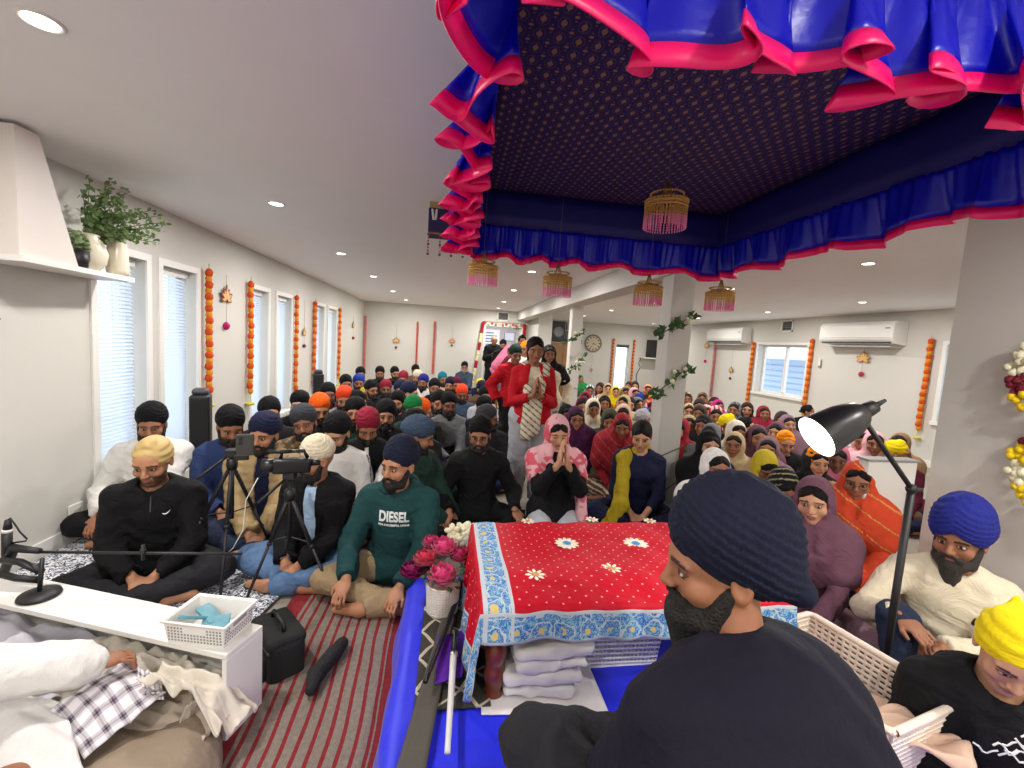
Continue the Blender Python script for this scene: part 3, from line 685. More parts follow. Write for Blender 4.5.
def ik(a, b, l1, l2, hint):
    a, b = A_(*a), A_(*b); d = b-a; L = np.linalg.norm(d); L2 = min(L, (l1+l2)*.995); d = d/L
    x = (l1*l1-l2*l2+L2*L2)/(2*L2); h = math.sqrt(max(l1*l1-x*x, 0)); hn = A_(*hint); hn = hn-d*(hn@d); hn /= np.linalg.norm(hn)+1e-9
    return a+d*x+hn*h
def u_(v): v = A_(*v); return v/(np.linalg.norm(v)+1e-9)
def fold(P, seed, amp, fr=1.0):
    """cloth creases"""
    w = P+.03*np.stack([wn(P, 7, seed+1), wn(P, 7, seed+2), wn(P, 7, seed+3)], 1)
    a = wn(w, 13*fr, seed); b = wn(w*np.array([1, 1, 1.8]), 24*fr, seed+7)
    return -amp*1.3*np.exp(-(a/.28)**2)-amp*.7*np.exp(-(b/.3)**2)+amp*.9
# ---- head
EYC = [A_(-.031, -.080, .014), A_(.031, -.080, .014)]
def head_sdf(q, fem=False, ears=True):
    d = ell(q, (0, .018, .035), (.074, .096, .088))
    d = sm(d, ell(q, (0, -.025, -.03), (.060, .064, .070)), .03)
    d = sm(d, ell(q, (0, -.060, -.086), (.026 if not fem else .022, .026, .020)), .03)
    d = sm(d, ell(q, (0, -.052, .04), (.055, .045, .045)), .03)
    for s in (-1, 1):
        d = sm(d, ell(q, (s*.043, -.062, -.018), (.022, .022, .022)), .02)
        d = smax(d, -ell(q, (s*.031, -.101, .013), (.021, .018, .013)), .014)
        d = sm(d, cap(q, (s*.012, -.090, .034), (s*.05, -.078, .034), .009, .007), .012)
        d = sm(d, ell(q, (s*.031, -.079, .013), (.0145, .0135, .0125)), .004)
        if ears:
            e = ell(q, (s*.079, .012, .005), (.009, .021, .032)); e = smax(e, -ell(q, (s*.088, .008, .008), (.008, .012, .02)), .006); d = sm(d, e, .008)
    d = sm(d, cap(q, (0, -.072, .034), (0, -.082, -.018), .014, .016), .008)
    d = sm(d, cap(q, (0, -.088, .028), (0, -.112, -.016), .008, .0115), .012)
    for s in (-1, 1): d = sm(d, ell(q, (s*.011, -.102, -.020), (.009, .010, .008)), .006)
    d = sm(d, ell(q, (0, -.088, -.044), (.026, .012, .0075)), .006)
    d = sm(d, ell(q, (0, -.086, -.056), (.022, .012, .0085)), .006)
    d = smax(d, -ell(q, (0, -.105, -.0495), (.024, .012, .0022)), .004)
    return d
def face_col(q, fem=False, stub=.0, mous=True, closed=False):
    c = np.zeros((len(q), 4)); x, y, z = q.T; fr = y < -.05
    def put(m, rgb, a=1.0):
        for i in range(3): c[m, i] = lin(rgb)[i]
        c[m, 3] = a
    for s in (-1, 1):
        ex = x-s*.031; ez = z-.0135
        if not closed:
            put(fr & ((ex/.0165)**2+(ez/.0105)**2 < 1), (58, 36, 28), .8)
            put(fr & ((ex/.0125)**2+(ez/.0052)**2 < 1), (205, 192, 182))
            put(fr & (ex**2+ez**2 < .0066**2), (26, 16, 12))
        else: put(fr & (np.abs(ex) < .015) & (np.abs(ez+.004) < .003), (48, 30, 24), .8)
        put(fr & ((np.abs(ex-s*.002)) < .021) & (np.abs(z-(.036-.25*np.abs(ex)*(np.abs(x) > .035))) < (.0038 if fem else .0055)), (26, 18, 16), .9)
    put(fr & ((x/.024)**2+((z+.050)/.0105)**2 < 1) & (y < -.08), (150, 70, 70) if fem else (140, 84, 76), .75)
    if stub:
        m = (z < -.028+.0*x) & (y < .01) & ((np.abs(x) > .026) | (z < -.063)) | (fr & (np.abs(x) < .03) & (z > -.041) & (z < -.029))
        put(m & (c[:, 3] == 0) & (z > -.12), (26, 20, 18), stub)
    return c
def beard_sdf(q, ln=.06, wd=1.0):
    d = cap(q, (0, -.066, -.088), (0, -.060, -.085-ln), .042*wd, .022*wd)
    for s in (-1, 1):
        d = sm(d, cap(q, (s*.070, -.006, -.01), (s*.050, -.042, -.078), .013, .026), .025)
        d = sm(d, cap(q, (s*.004, -.103, -.034), (s*.034, -.084, -.052), .008, .009), .010)
        d = sm(d, cap(q, (s*.034, -.084, -.052), (s*.036, -.068, -.08), .009, .018), .012)
    d = smax(d, -ell(q, (0, -.108, -.052), (.020, .016, .008)), .006)
    return d+.0025*wn(q*np.array([1.6, 1.6, .6]), 130, 3)
def turban_sdf(q, w=1.0, hgt=1.0, asym=1, seed=0):
    x, y, z = q.T
    c = A_(0, .022, .085); d = ell(q, c, (.089*w, .112*w, .094*hgt), rot(0, -.22, 0))
    d = sm(d, ell(q, (0, .03, .060), (.083*w, .106*w, .056)), .03)
    ax_ = np.abs(x-.006*asym)
    # layered wraps: chevrons at the front, sloping down to the back
    s = z*1.0+.62*ax_*(y < .03)+(.62*ax_)*(y >= .03)-.1*y+.004*np.sin(y*40)
    fr_ = (s/.019) % 1.0
    d = d-.008*(fr_**.6-.5)*np.where(z > .02, 1, .5)-.0015*wn(q, 50, seed)
    lim = .072-.62*ax_-.30*(y+.1)
    d = smax(d, (lim-z)*.8, .008)
    return d
def patka_sdf(q, seed=0):
    x, y, z = q.T
    d = ell(q, (0, .020, .044), (.085, .107, .096)); d = sm(d, ell(q, (0, -.01, .130), (.03, .03, .02)), .03); d = sm(d, ell(q, (0, .125, -.005), (.03, .022, .02)), .012)
    lm = .040-.42*(y+.09)-z
    d = d-.0022*wn(q*np.array([1, 1, 1.6]), 60, seed)-.003*np.exp(-((lm+.012)/.008)**2)-.002*np.sin((z*1.2+.5*np.abs(x))*170)
    return smax(d, lm*.9, .005)
def hair_sdf(q, long=False):
    x, y, z = q.T
    d = ell(q, (0, .024, .038), (.083, .104, .094)); d = sm(d, ell(q, (0, -.047, .052), (.062, .056, .050)), .02); d = smax(d, ((.074-np.abs(x)*.55)-.75*(y+.085)-z)*.75, .008)
    if long: d = sm(d, cap(q, (0, .08, .0), (0, .09, -.22), .065, .045), .03)
    part = .004*np.exp(-(x/.004)**2)*(z > .06)
    return d+part+.0012*wn(q*np.array([3, 1, 1]), 80, 2)
# ---- whole figure
class Fig:
    def __init__(s, pose='cross', hands='lap', head=(0, 0, 0), lean=0.0, arms=None, sc=1.0, fem=False, fingers=True, seed=0, hoff=(0, 0, 0), stub=0, closed=False, kn=None):
        s.pose, s.fem, s.seed, s.stub, s.closed, s.sc = pose, fem, seed, stub, closed, sc; s.hs = 1.03 if not fem else 1.0
        W = .150 if fem else .168; s.W = W
        if pose == 'stand':
            s.pel = A_(0, 0, .88); z0 = .88; 
        elif pose == 'kneel': s.pel = A_(0, .05, .24); z0 = .24
        else: s.pel = A_(0, .04, .13); z0 = .13
        ly = -math.sin(lean); lz = math.cos(lean); up = A_(0, ly, lz)
        s.up = up; s.waist = s.pel+up*.16; s.chest = s.pel+up*.31; s.neck = s.pel+up*.475; s.hc = s.neck+A_(0, ly*.1-.018, .133)+A_(*hoff)
        s.Rh = rot(*head)
        s.sh = [s.pel+up*.405+A_(k*W, 0, 0) for k in (-1, 1)]
        if pose == 'stand':
            s.hip = [s.pel+A_(k*.09, 0, 0) for k in (-1, 1)]; s.kn = [A_(k*.10, -.02, .48) for k in (-1, 1)]; s.an = [A_(k*.10, .02, .07) for k in (-1, 1)]; s.toe = [A_(k*.12, -.13, .03) for k in (-1, 1)]
        elif pose == 'kneel':
            s.hip = [s.pel+A_(k*.09, 0, -.02) for k in (-1, 1)]; s.kn = [A_(k*.13, -.34, .085) for k in (-1, 1)]; s.an = [A_(k*.09, .08, .05) for k in (-1, 1)]; s.toe = [A_(k*.07, .19, .03) for k in (-1, 1)]
        elif pose == 'kneesup':
            s.hip = [s.pel+A_(k*.09, 0, -.02) for k in (-1, 1)]; s.kn = [A_(-.20, -.32, .40), A_(.30, -.28, .16)]; s.an = [A_(-.16, -.50, .07), A_(-.05, -.42, .06)]; s.toe = [A_(-.2, -.62, .03), A_(-.17, -.44, .04)]
        else:
            s.hip = [s.pel+A_(k*.09, 0, -.02) for k in (-1, 1)]; s.kn = [A_(k*.335, -.24, .135) for k in (-1, 1)]
            s.an = [A_(.10, -.34, .055), A_(-.10, -.38, .06)]; s.toe = [A_(.22, -.33, .045), A_(-.23, -.36, .045)]
        if kn: s.kn = [A_(*v) for v in kn]
        y = s.sh[0][1]
        HP = {'lap': ([(-.045, -.30, .17), (.045, -.31, .165)], [(.6, -.35, -.5), (-.6, -.35, -.5)]),
              'knees': ([(-.25, -.27, .24), (.25, -.27, .24)], [(-.3, -.6, -.6), (.3, -.6, -.6)]),
              'mix': ([(-.20, -.28, .21), (.06, -.32, .17)], [(-.2, -.7, -.6), (-.7, -.3, -.4)]),
              'joined': ([(-.035, -.24, .0), (.035, -.24, .0)], [(.12, -.15, 1), (-.12, -.15, 1)]),
              'down': ([(-.25, -.02, .0), (.25, -.02, .0)], [(0, -.1, -1), (0, -.1, -1)])}
        s.hands = hands
        pts, dr = (arms if arms else HP[hands if hands in HP else 'lap'])
        pts = [A_(*p) for p in pts]
        if hands == 'joined' and not arms:
            pts = [p+A_(0, s.chest[1]-.0, s.neck[2]-.20) for p in pts]
        if hands == 'down' and not arms: pts = [p+A_(0, 0, s.pel[2]-.03) for p in pts]
        s.wr = pts; s.hd = [u_(d) for d in dr]
        s.el = [ik(s.sh[i], s.wr[i], .275, .25, ((-1, 1)[i]*(.62 if hands != 'joined' else .5), .35, -.8)) for i in (0, 1)]
        s.handprims = []
        for i in (0, 1):
            sg = (-1, 1)[i]; w = s.wr[i]; d = s.hd[i]
            if hands == 'joined': nrm = A_(-sg, 0, 0); 
            else: nrm = A_(0, .35, -1) if hands != 'down' else A_(-sg, 0, 0)
            nrm = nrm-d*(nrm@d); nrm /= np.linalg.norm(nrm)+1e-9; side = np.cross(nrm, d)*sg*(1)
            th = -side if hands != 'joined' else side
            if hands == 'joined': th = A_(0, .6, 0); th = th-d*(th@d); th = th/np.linalg.norm(th); side = -th
            else:
                side = -th
            s.handprims.append(('pal', w+d*.045, d, side, nrm))
            curl = .12 if hands == 'joined' else .75
            ks = w+d*.088
            for j, (ln, r) in enumerate([(.070, .0085), (.078, .009), (.073, .0085), (.058, .0075)]):
                b0_ = ks+th*(.030-.0195*j)+nrm*.0; a1 = d*math.cos(curl*.5)+nrm*math.sin(curl*.5); a2 = d*math.cos(curl*1.6)+nrm*math.sin(curl*1.6)
                m1 = b0_+a1*ln*.52; s.handprims.append(('fin', b0_, m1, r, r*.92)); s.handprims.append(('fin', m1, m1+a2*ln*.48, r*.92, r*.78))
            t0 = w+d*.03+th*.028; t1 = t0+(d*.7+th*.6+nrm*.25)*.035; t2 = t1+(d*.95+th*.1+nrm*.4)*.028
            s.handprims.append(('fin', t0, t1, .012, .010)); s.handprims.append(('fin', t1, t2, .010, .008))
    def loc_head(s, p): return (p-s.hc)@s.Rh/s.hs
    def torso(s, p, e=0.0):
        W = s.W; d = cap(p, s.pel+A_(-.07, 0, 0), s.pel+A_(.07, 0, 0), .115+e, .115+e)
        d = sm(d, ell(p, s.waist, (W*.80+e, .112+e, .16+e)), .06)
        d = sm(d, ell(p, s.chest+s.up*.02, (W*.93+e, .115+e, .165+e)), .06)
        d = sm(d, cap(p, s.sh[0]+A_(.03, 0, -.01), s.sh[1]+A_(-.03, 0, -.01), .055+e, .055+e), .05)
        d = sm(d, cap(p, s.sh[0]*.45+s.neck*.55, s.sh[1]*.45+s.neck*.55, .045+e, .045+e), .05)
        if s.fem:
            for k in (-1, 1): d = sm(d, ell(p, s.chest+s.up*.02+A_(k*.07, -.095, 0), (.062+e, .05+e, .06+e)), .03)
        return d
    def arm(s, p, i, e=0.0, to=1.0):
        k = .9 if s.fem else 1
        w = s.el[i]+(s.wr[i]-s.el[i])*to
        d = cap(p, s.sh[i], s.el[i], (.048+e)*k, (.038+e)*k); return sm(d, cap(p, s.el[i], w, (.038+e)*k, (.028+e*.9)*k), .015)
    def leg(s, p, i, e=0.0, to=1.0):
        d = cap(p, s.hip[i], s.kn[i], .088+e, .058+e); d = sm(d, cap(p, s.kn[i], s.an[i], .058+e, .038+e*1.3), .02)
        if to < 1:
            a = u_(s.an[i]-s.kn[i]); w = s.kn[i]+(s.an[i]-s.kn[i])*to; near = ((p-s.an[i])**2).sum(1) < .12**2
            d = np.where(near, smax(d, (p-w)@a, .004), d)
        return d
    def body(s, p):
        sh = -.004
        d = s.torso(p, sh)
        for i in (0, 1):
            d = sm(d, s.arm(p, i, sh), .035)
            d = sm(d, s.leg(p, i, sh), .04)
            f = cap(p, s.an[i], s.toe[i], .036, .024); d = sm(d, f, .02)
        d = sm(d, cap(p, s.neck-s.up*.06, s.hc+A_(0, .02, -.03), .058 if not s.fem else .048, .054 if not s.fem else .045), .025)
        for hp in s.handprims:
            if hp[0] == 'pal':
                _, c, dd, sd, nr = hp; R = np.stack([sd, dd, nr], 1); d = sm(d, ell(p, c, (.040, .052, .017), R), .012)
            else: d = sm(d, cap(p, hp[1], hp[2], hp[3], hp[4]), .004)
        q = s.loc_head(p); near = (q*q).sum(1) < .22**2
        h = np.sqrt((q*q).sum(1))-.1
        if near.any(): h[near] = head_sdf(q[near], s.fem)*s.hs
        return sm(d, h, .02)
    def bbox(s, m=.16):
        P = np.array([s.pel, s.neck, s.hc, s.hc+A_(0, 0, .02)]+s.sh+s.el+s.wr+s.kn+s.an+s.toe+s.hip+[s.wr[i]+s.hd[i]*.12 for i in (0, 1)])
        lo = P.min(0)-m; hi = P.max(0)+m; lo[2] = max(lo[2], -.02); return lo, hi
    def body_mesh(s, h=.014, hh=.0065, hf=None):
        lo, hi = s.bbox(); fine = [(s.hc-.12, s.hc+.13, hh)]
        if hf:
            P = np.array([w+d*k for w, d in zip(s.wr, s.hd) for k in (-.02, .2)]); 
            if np.ptp(P[:, 0]) < .3: fine.append((P.min(0)-.03, P.max(0)+.03, hf))
            else:
                for i in (0, 1): Q = P[2*i:2*i+2]; fine.append((Q.min(0)-.04, Q.max(0)+.04, hf))
        V, Q = mesh_sdf(s.body, lo, hi, h, fine); q = s.loc_head(V); c = face_col(q, s.fem, s.stub, closed=s.closed); c[(q*q).sum(1) > .15**2] = 0
        return np_mesh('body', V, Q, c)
    def top(s, p, e=.014, sleeve=.97, hem=True, wr=.006, neck=.052, long_=0, arms=True):
        d = s.torso(p, e)
        if s.pose != 'stand' : d = sm(d, ell(p, s.pel+A_(0, -.0, -.02), (s.W*.95+e, .15+e, .11)), .05)
        else: d = sm(d, cap(p, s.pel+A_(0, 0, .02), s.pel-A_(0, 0, .2+long_), .145+e, .155+e+long_*.1), .05); d = smax(d, (s.pel[2]-.06-long_)-p[:, 2], .008)
        if arms:
            for i in (0, 1): d = sm(d, s.arm(p, i, e+.004, sleeve), .03)
        d = d+fold(p, s.seed, wr)
        if arms and sleeve > .8:
            for i in (0, 1):
                a = u_(s.wr[i]-s.el[i]); w = s.el[i]+(s.wr[i]-s.el[i])*sleeve; c = s.wr[i]
                near = ((p-c)**2).sum(1) < .11**2
                d = np.where(near, smax(d, (p-w)@a, .004), d)
        nk = cap(p, s.neck-s.up*.02+A_(0, -.015, 0), s.hc+A_(0, -.01, 0), neck, neck+.05); d = smax(d, -nk, .008)
        return d
    def bottom(s, p, e=.016, wr=.008, to=.95):
        d = cap(p, s.pel+A_(-.06, 0, -.02), s.pel+A_(.06, 0, -.02), .118+e*.6, .118+e*.6)
        for i in (0, 1): d = sm(d, s.leg(p, i, e, to), .03)
        d = d+fold(p, s.seed+3, wr)
        if s.pose == 'stand': d = smax(d, p[:, 2]-(s.pel[2]+.12), .01)
        else: d = smax(d, -(p[:, 2]-.006), .006)
        return d
    def shawl(s, p, loose=.7, low=.0, wrap=.02, amp=.006, back=False, op=(.064, .10, .088)):
        """scarf over head and shoulders, open at the face"""
        q = s.loc_head(p)
        d = ell(q, (0, .028, .035), (.090, .114, .104))*s.hs
        hb = s.hc+s.Rh@A_(0, .010, -.03)
        d = sm(d, cap(p, hb, s.neck+A_(0, .0, 0), .091, .092), .05)
        e = wrap
        d2 = ell(p, s.chest+s.up*.04+A_(0, .01, -low*.3), (s.W+.055+e, .145+e, .17+low))
        d2 = sm(d2, cap(p, s.sh[0]+A_(.02, 0, -.01), s.sh[1]+A_(-.02, 0, -.01), .068+e, .068+e), .06)
        for i in (0, 1): d2 = sm(d2, cap(p, s.sh[i], s.sh[i]*.45+s.el[i]*.55, .066+e, .062+e), .04)
        d = sm(d, d2, .06)
        r = p-(s.neck+A_(0, -.06, .02)); R = np.sqrt((r*r).sum(1)); an = np.arctan2(r[:, 0], -r[:, 1]+.03)
        dn_ = np.clip(-(r[:, 2]+.06)/.22, 0, 1)
        f = np.sin(R*105+1.2*np.sin(an*2+s.seed)+s.seed)*np.exp(-(R/.15)**2)*(R > .05)+1.25*np.sin(an*10+1.8*np.sin(an*2.3+s.seed)+r[:, 2]*6)*dn_
        hq = q[:, 2]*1.0-q[:, 1]*.7; f = f+.35*np.sin(hq*120+3*np.abs(q[:, 0])*20)*((q*q).sum(1) < .03)
        d = d+amp*.9*f+fold(p, s.seed+5, amp*.25, .7)
        oq = ell(q, (0, -.125, -.006+loose*.028), (op[0]+.008+loose*.012, op[1]+loose*.02, op[2]+loose*.026))*s.hs; oq = sm(oq, cap(q, (0, -.12, -.06), (0, -.15, -.16-.05*loose), .048, .03)*s.hs, .02)
        d = smax(d, -oq, .010)
        d = smax(d, -ell(q, (0, .0, .0), (.060, .090, .088))*s.hs, .004)   # stays clear of the face
        return d
HEADQ = {'turban': turban_sdf, 'patka': patka_sdf, 'beard': beard_sdf, 'hair': hair_sdf}
def head_mesh(fig, kind, h=.007, **k):
    lo = A_(-.17, -.2, -.26); hi = A_(.17, .22, .24)
    if kind == 'beard': lo = A_(-.1, -.14, -.15-k.get('ln', .06)); hi = A_(.1, .05, .02)
    if kind in ('patka', 'hair'): lo = A_(-.12, -.12, -.3 if k.get('long') else -.1); hi = A_(.12, .17, .18)
    V, Q = mesh_sdf(lambda p: HEADQ[kind](p, **k), lo, hi, h)
    return V, Q
def put_head(fig, kind, name, m, root, h=.007, col=None, **k):
    V, Q = head_mesh(fig, kind, h, **k); c = col(V) if col else None
    V = (V*fig.hs)@fig.Rh.T+fig.hc; return link(name, np_mesh(name, V, Q, c), m, root)
def put(fig, f, name, m, root, h=.012, col=None, lo=None, hi=None, margin=.2, fine=()):
    l, g = fig.bbox(margin); lo = l if lo is None else lo; hi = g if hi is None else hi
    V, Q = mesh_sdf(f, lo, hi, h, fine); c = col(V) if col else None
    return link(name, np_mesh(name, V, Q, c), m, root)
SK = [mat('skin tone a', (176, 124, 92), .55, vcol=True, bump=.05, bscale=120, var=.08), mat('skin tone b', (156, 104, 76), .55, vcol=True, bump=.05, bscale=120, var=.08), mat('skin tone c', (196, 146, 114), .55, vcol=True, bump=.05, bscale=120, var=.08), mat('skin tone d', (128, 84, 62), .55, vcol=True, bump=.05, bscale=120, var=.08)]
HAIR = mat('black hair', (13, 10, 10), .65, spec=.2, bump=.7, bscale=140, vcol=True); GREYB = mat('grey beard hair', (150, 138, 124), .7, bump=.7, bscale=140, vcol=True); BEARD = mat('beard hair', (20, 17, 16), .75, bump=.9, bscale=160, vcol=True)
PAL = dict(black=(13, 13, 16), navy=(24, 28, 58), royal=(34, 58, 150), orange=(240, 96, 20), redorange=(226, 70, 34), maroon=(140, 30, 52), wine=(92, 24, 48), green=(20, 120, 60), teal=(20, 120, 140), cream=(224, 212, 186), white=(226, 224, 220), grey=(120, 122, 126), dgrey=(58, 60, 66), slate=(60, 76, 98), dgreen=(28, 52, 44), red=(190, 20, 36), yellow=(238, 214, 20), mustard=(170, 150, 30), saffron=(246, 150, 20), pink=(216, 120, 150), lpink=(232, 176, 184), magenta=(190, 30, 120), mauve=(108, 72, 88), brown=(100, 76, 60), beige=(196, 172, 134), peach=(230, 190, 166), olive=(88, 96, 60), lgrey=(176, 178, 186), dbrown=(62, 44, 40), purple=(76, 30, 72), jeans=(88, 116, 154), djeans=(36, 46, 68), khaki=(156, 134, 104), denim=(44, 60, 104), sky=(170, 196, 226), rose=(156, 36, 50), orangered=(214, 74, 44), tan=(150, 120, 84), lilac=(138, 108, 122), charcoal=(34, 34, 38))
def C(n): return cloth('cloth '+n, PAL[n])
# ------------------------------------------------------------ floor coverings
SHEET = mat('patterned bedsheet', (232, 232, 236), .85)
T = NT(SHEET); n1 = T.node('ShaderNodeTexVoronoi', i_Scale=34.0); n1.feature = 'SMOOTH_F1'
nn = T.node('ShaderNodeTexNoise', i_Scale=14.0); T.link(T.coord(), nn.inputs['Vector'])
va = T.node('ShaderNodeMixRGB'); va.inputs[0].default_value = .12; T.link(T.coord(), va.inputs[1]); T.link(nn.outputs['Color'], va.inputs[2]); T.link(va.outputs[0], n1.inputs['Vector'])
n2 = T.node('ShaderNodeTexNoise', i_Scale=30.0, i_Detail=2.0, i_Distortion=2.5); T.link(T.coord(), n2.inputs['Vector'])
f = T.math('GREATER_THAN', n2.outputs[0], .5); g = T.math('GREATER_THAN', n1.outputs[0], .5)
T.link(T.mix(f, lin((226, 228, 234)), T.mix(g, lin((44, 50, 70)), lin((96, 100, 112)))), T.b.inputs['Base Color'])
def wavy(name, poly, z, m, nu, nv, amp, lb, cat, seed=0, thick=.004, loc=None):
    """poly: 4 corners (x,y): A B C D"""
    A, B, C, D = [np.array(p, float) for p in poly]
    def fn(u, v):
        p = (A*(1-u)+B*u)*(1-v)+(D*(1-u)+C*u)*v
        zz = z+amp*(1+wn(np.array([[p[0], p[1], 0]]), 9, seed)[0])
        return (p[0], p[1], zz)
    V, Fs = grid(fn, nu, nv); o = mk(name, V, Fs, m, None, True); solid(o, thick, -1)
    return tag(o, lb, cat)
wavy('floor_sheet', [(-2.42, 2.35), (-1.0, 1.9), (-.72, 3.2), (-2.42, 3.6)], .012, SHEET, 40, 40, .006, 'white bedsheet with dense navy leaf pattern spread on the left floor', 'sheet', 2)
RUG = mat('striped rug', (128, 116, 106), .95, bump=.6, bscale=220, var=.15)
T = NT(RUG)
for l in list(T.b.inputs['Base Color'].links): T.t.links.remove(l)
uv = T.coord('UV'); su = T.sep(uv); nz = T.node('ShaderNodeTexNoise', i_Scale=3.0); T.link(uv, nz.inputs['Vector'])
ux = T.math('ADD', su[0], T.math('MULTIPLY', T.math('SUBTRACT', nz.outputs[0], .5), .05))
fr = T.math('FRACT', T.math('MULTIPLY', ux, 13)); st_ = T.math('LESS_THAN', fr, .3)
ed = T.math('MAXIMUM', T.math('LESS_THAN', ux, .13), T.math('GREATER_THAN', ux, .88))
nf = T.node('ShaderNodeTexNoise', i_Scale=60.0, i_Detail=3.0); T.link(T.coord(), nf.inputs['Vector'])
base = T.mix(nf.outputs[0], lin((104, 92, 84)), lin((150, 138, 126))); redc = T.mix(nf.outputs[0], lin((104, 22, 30)), lin((150, 36, 44)))
T.link(T.mix(T.math('MAXIMUM', st_, ed), base, redc), T.b.inputs['Base Color'])
def rug_mesh():
    A, B, C, D = [np.array(p) for p in [(-.80, 1.15), (-.16, 1.15), (-.12, 3.15), (-.80, 3.15)]]
    V = []; UV = []; nu, nv = 40, 80
    for j in range(nv+1):
        for i in range(nu+1):
            u, v = i/nu, j/nv; p = (A*(1-u)+B*u)*(1-v)+(D*(1-u)+C*u)*v
            V.append((p[0]+.015*math.sin(v*9), p[1], .022+.006*wn(np.array([[p[0], p[1], 0]]), 7, 4)[0])); UV.append((u, v))
    Fs = [(j*(nu+1)+i, j*(nu+1)+i+1, (j+1)*(nu+1)+i+1, (j+1)*(nu+1)+i) for j in range(nv) for i in range(nu)]
    o = mk('striped_rug', V, Fs, RUG, None, True); l = o.data.uv_layers.new(name='UVMap')
    for lp in o.data.loops: l.data[lp.index].uv = UV[lp.vertex_index]
    solid(o, .008, -1); return o
tag(rug_mesh(), 'taupe floor runner with thin red stripes and wide red borders', 'rug')
# ------------------------------------------------------------ platform with blue cloth
o = thing('low_platform', 'low platform under the table and the reader, covered by blue cloth', 'platform', (0, 0, 0))
MB().rbox(-.12, .1, 0, 1.62, 2.3, .19, .01).build('deck', mat('deck', (120, 100, 80), .7), o)
BC = mat('royal blue quilted cloth', (10, 28, 226), .5, bump=.3, bscale=16, var=.25, sheen=.2)
def bc(u, v):
    x = -.30+1.95*u; y = .08+2.24*v; X = max(x, -.135); d = max(0, -.135-x)
    z = .2+.006*wn(np.array([[x, y, 0]]), 11, 3)[0]-d*1.15
    return (X-.02*(d > 0)*1-d*.25+.012*wn(np.array([[x, y, 0]]), 16, 5)[0]*(d > 0), y, max(z, .006))
V, Fs = grid(bc, 80, 80); o2 = mk('blue_floor_cloth', V, Fs, BC, None, True); solid(o2, .004, 0); tag(o2, 'shiny royal blue cloth covering the platform and falling down its left side', 'cloth')
V, Fs = grid(lambda u, v: (onZ(402+9*u+2*math.sin(v*5), 612+30*v, .16)[0]+.0, onZ(402, 612+30*v, .16)[1], .205-.03*(1-u)+.004), 4, 10)
# dark rug
DR = mat('dark trellis mat', (60, 56, 50), .95, bump=.5, bscale=200)
T = NT(DR); sx = T.sep(T.coord())
def band(a, w): 
    t = T.math('FRACT', T.math('MULTIPLY', a, 6.0)); return T.math('LESS_THAN', T.math('ABSOLUTE', T.math('SUBTRACT', t, .5)), w)
wv = T.math('MULTIPLY', T.math('SINE', T.math('MULTIPLY', sx[1], 37)), .012)
f = T.math('MAXIMUM', band(T.math('ADD', T.math('ADD', sx[0], sx[1]), wv), .05), band(T.math('ADD', T.math('SUBTRACT', sx[0], sx[1]), wv), .05))
T.link(T.mix(f, lin((58, 54, 48)), lin((186, 178, 158))), T.b.inputs['Base Color'])
wavy('trellis_mat', [(-.07, 1.42), (.2, 1.42), (.2, 2.2), (-.07, 2.2)], .212, DR, 20, 40, .003, 'dark grey mat with cream trellis lines on the platform, left of table', 'mat', 5, .008)
o = wavy('grey_sash', [(-.145, .95), (-.045, .95), (.085, 2.0), (.03, 2.0)], .222, mat('dark grey felt', (78, 74, 68), .95, bump=.3), 6, 40, .004, 'long plain dark grey strap lying along the trellis mat', 'strap', 6)
o = wavy('purple_cloth', [(-.0, 1.5), (.1, 1.53), (.13, 1.8), (.0, 1.76)], .228, cloth('purple silk', (84, 30, 150), .5), 20, 24, .012, 'small crumpled purple cloth under the sword on the mat', 'cloth', 9)
# swords
SIL = mat('silver metal', (190, 190, 192), .25, metal=1); BLKM = mat('black handle', (16, 16, 18), .35)
def sword(P, Q, lb, sheath, w=.014):
    P, Q = Vector(P), Vector(Q); L = (Q-P).length; d = (Q-P).normalized()
    o = thing('sword', lb, 'sword', P); M = d.to_track_quat('Z', 'Y').to_matrix().to_4x4()
    MB().lathe([(0, -.01), (.016, 0), (.02, .012), (.012, .025)], 14, M, False).build('pommel', BLKM, o, True)
    b = MB(); b.tube([M @ Vector((0, 0, .02)), M @ Vector((0, .004, .06)), M @ Vector((0, 0, .11))], [.011, .014, .011], 10).build('grip', BLKM, o, True)
    b = MB(); b.tube([M @ Vector((0, -.05, .10)), M @ Vector((0, 0, .118)), M @ Vector((0, .05, .10))], [.006, .009, .006], 8)
    b.tube([M @ Vector((0, .05, .1)), M @ Vector((0, .045, .05)), M @ Vector((0, .01, .005))], .004, 6).build('guard', mat('dark steel', (70, 70, 74), .3, metal=.9), o, True)
    b = MB(); n = 12; pts = [M @ Vector((0, .05*(k/n)**2*L, .12+(L-.12)*k/n)) for k in range(n+1)]
    b.tube(pts, [w*(1-.35*k/n) for k in range(n+1)], 10).build('scabbard', sheath, o, True)
    b = MB(); b.tube([pts[0], pts[1].lerp(pts[0], .6)], w*1.25, 12); b.build('collar', SIL, o, True)
    return o
sword(onZ(455, 632, .275), onZ(447, 760, .245), 'short sword with black grip, silver collar and white scabbard', mat('white scabbard', (214, 212, 210), .4), .014)
sword(onZ(462, 583, .275), onZ(425, 690, .245), 'sword with dark curved hilt and black scabbard beside the flower pot', BLKM, .013)
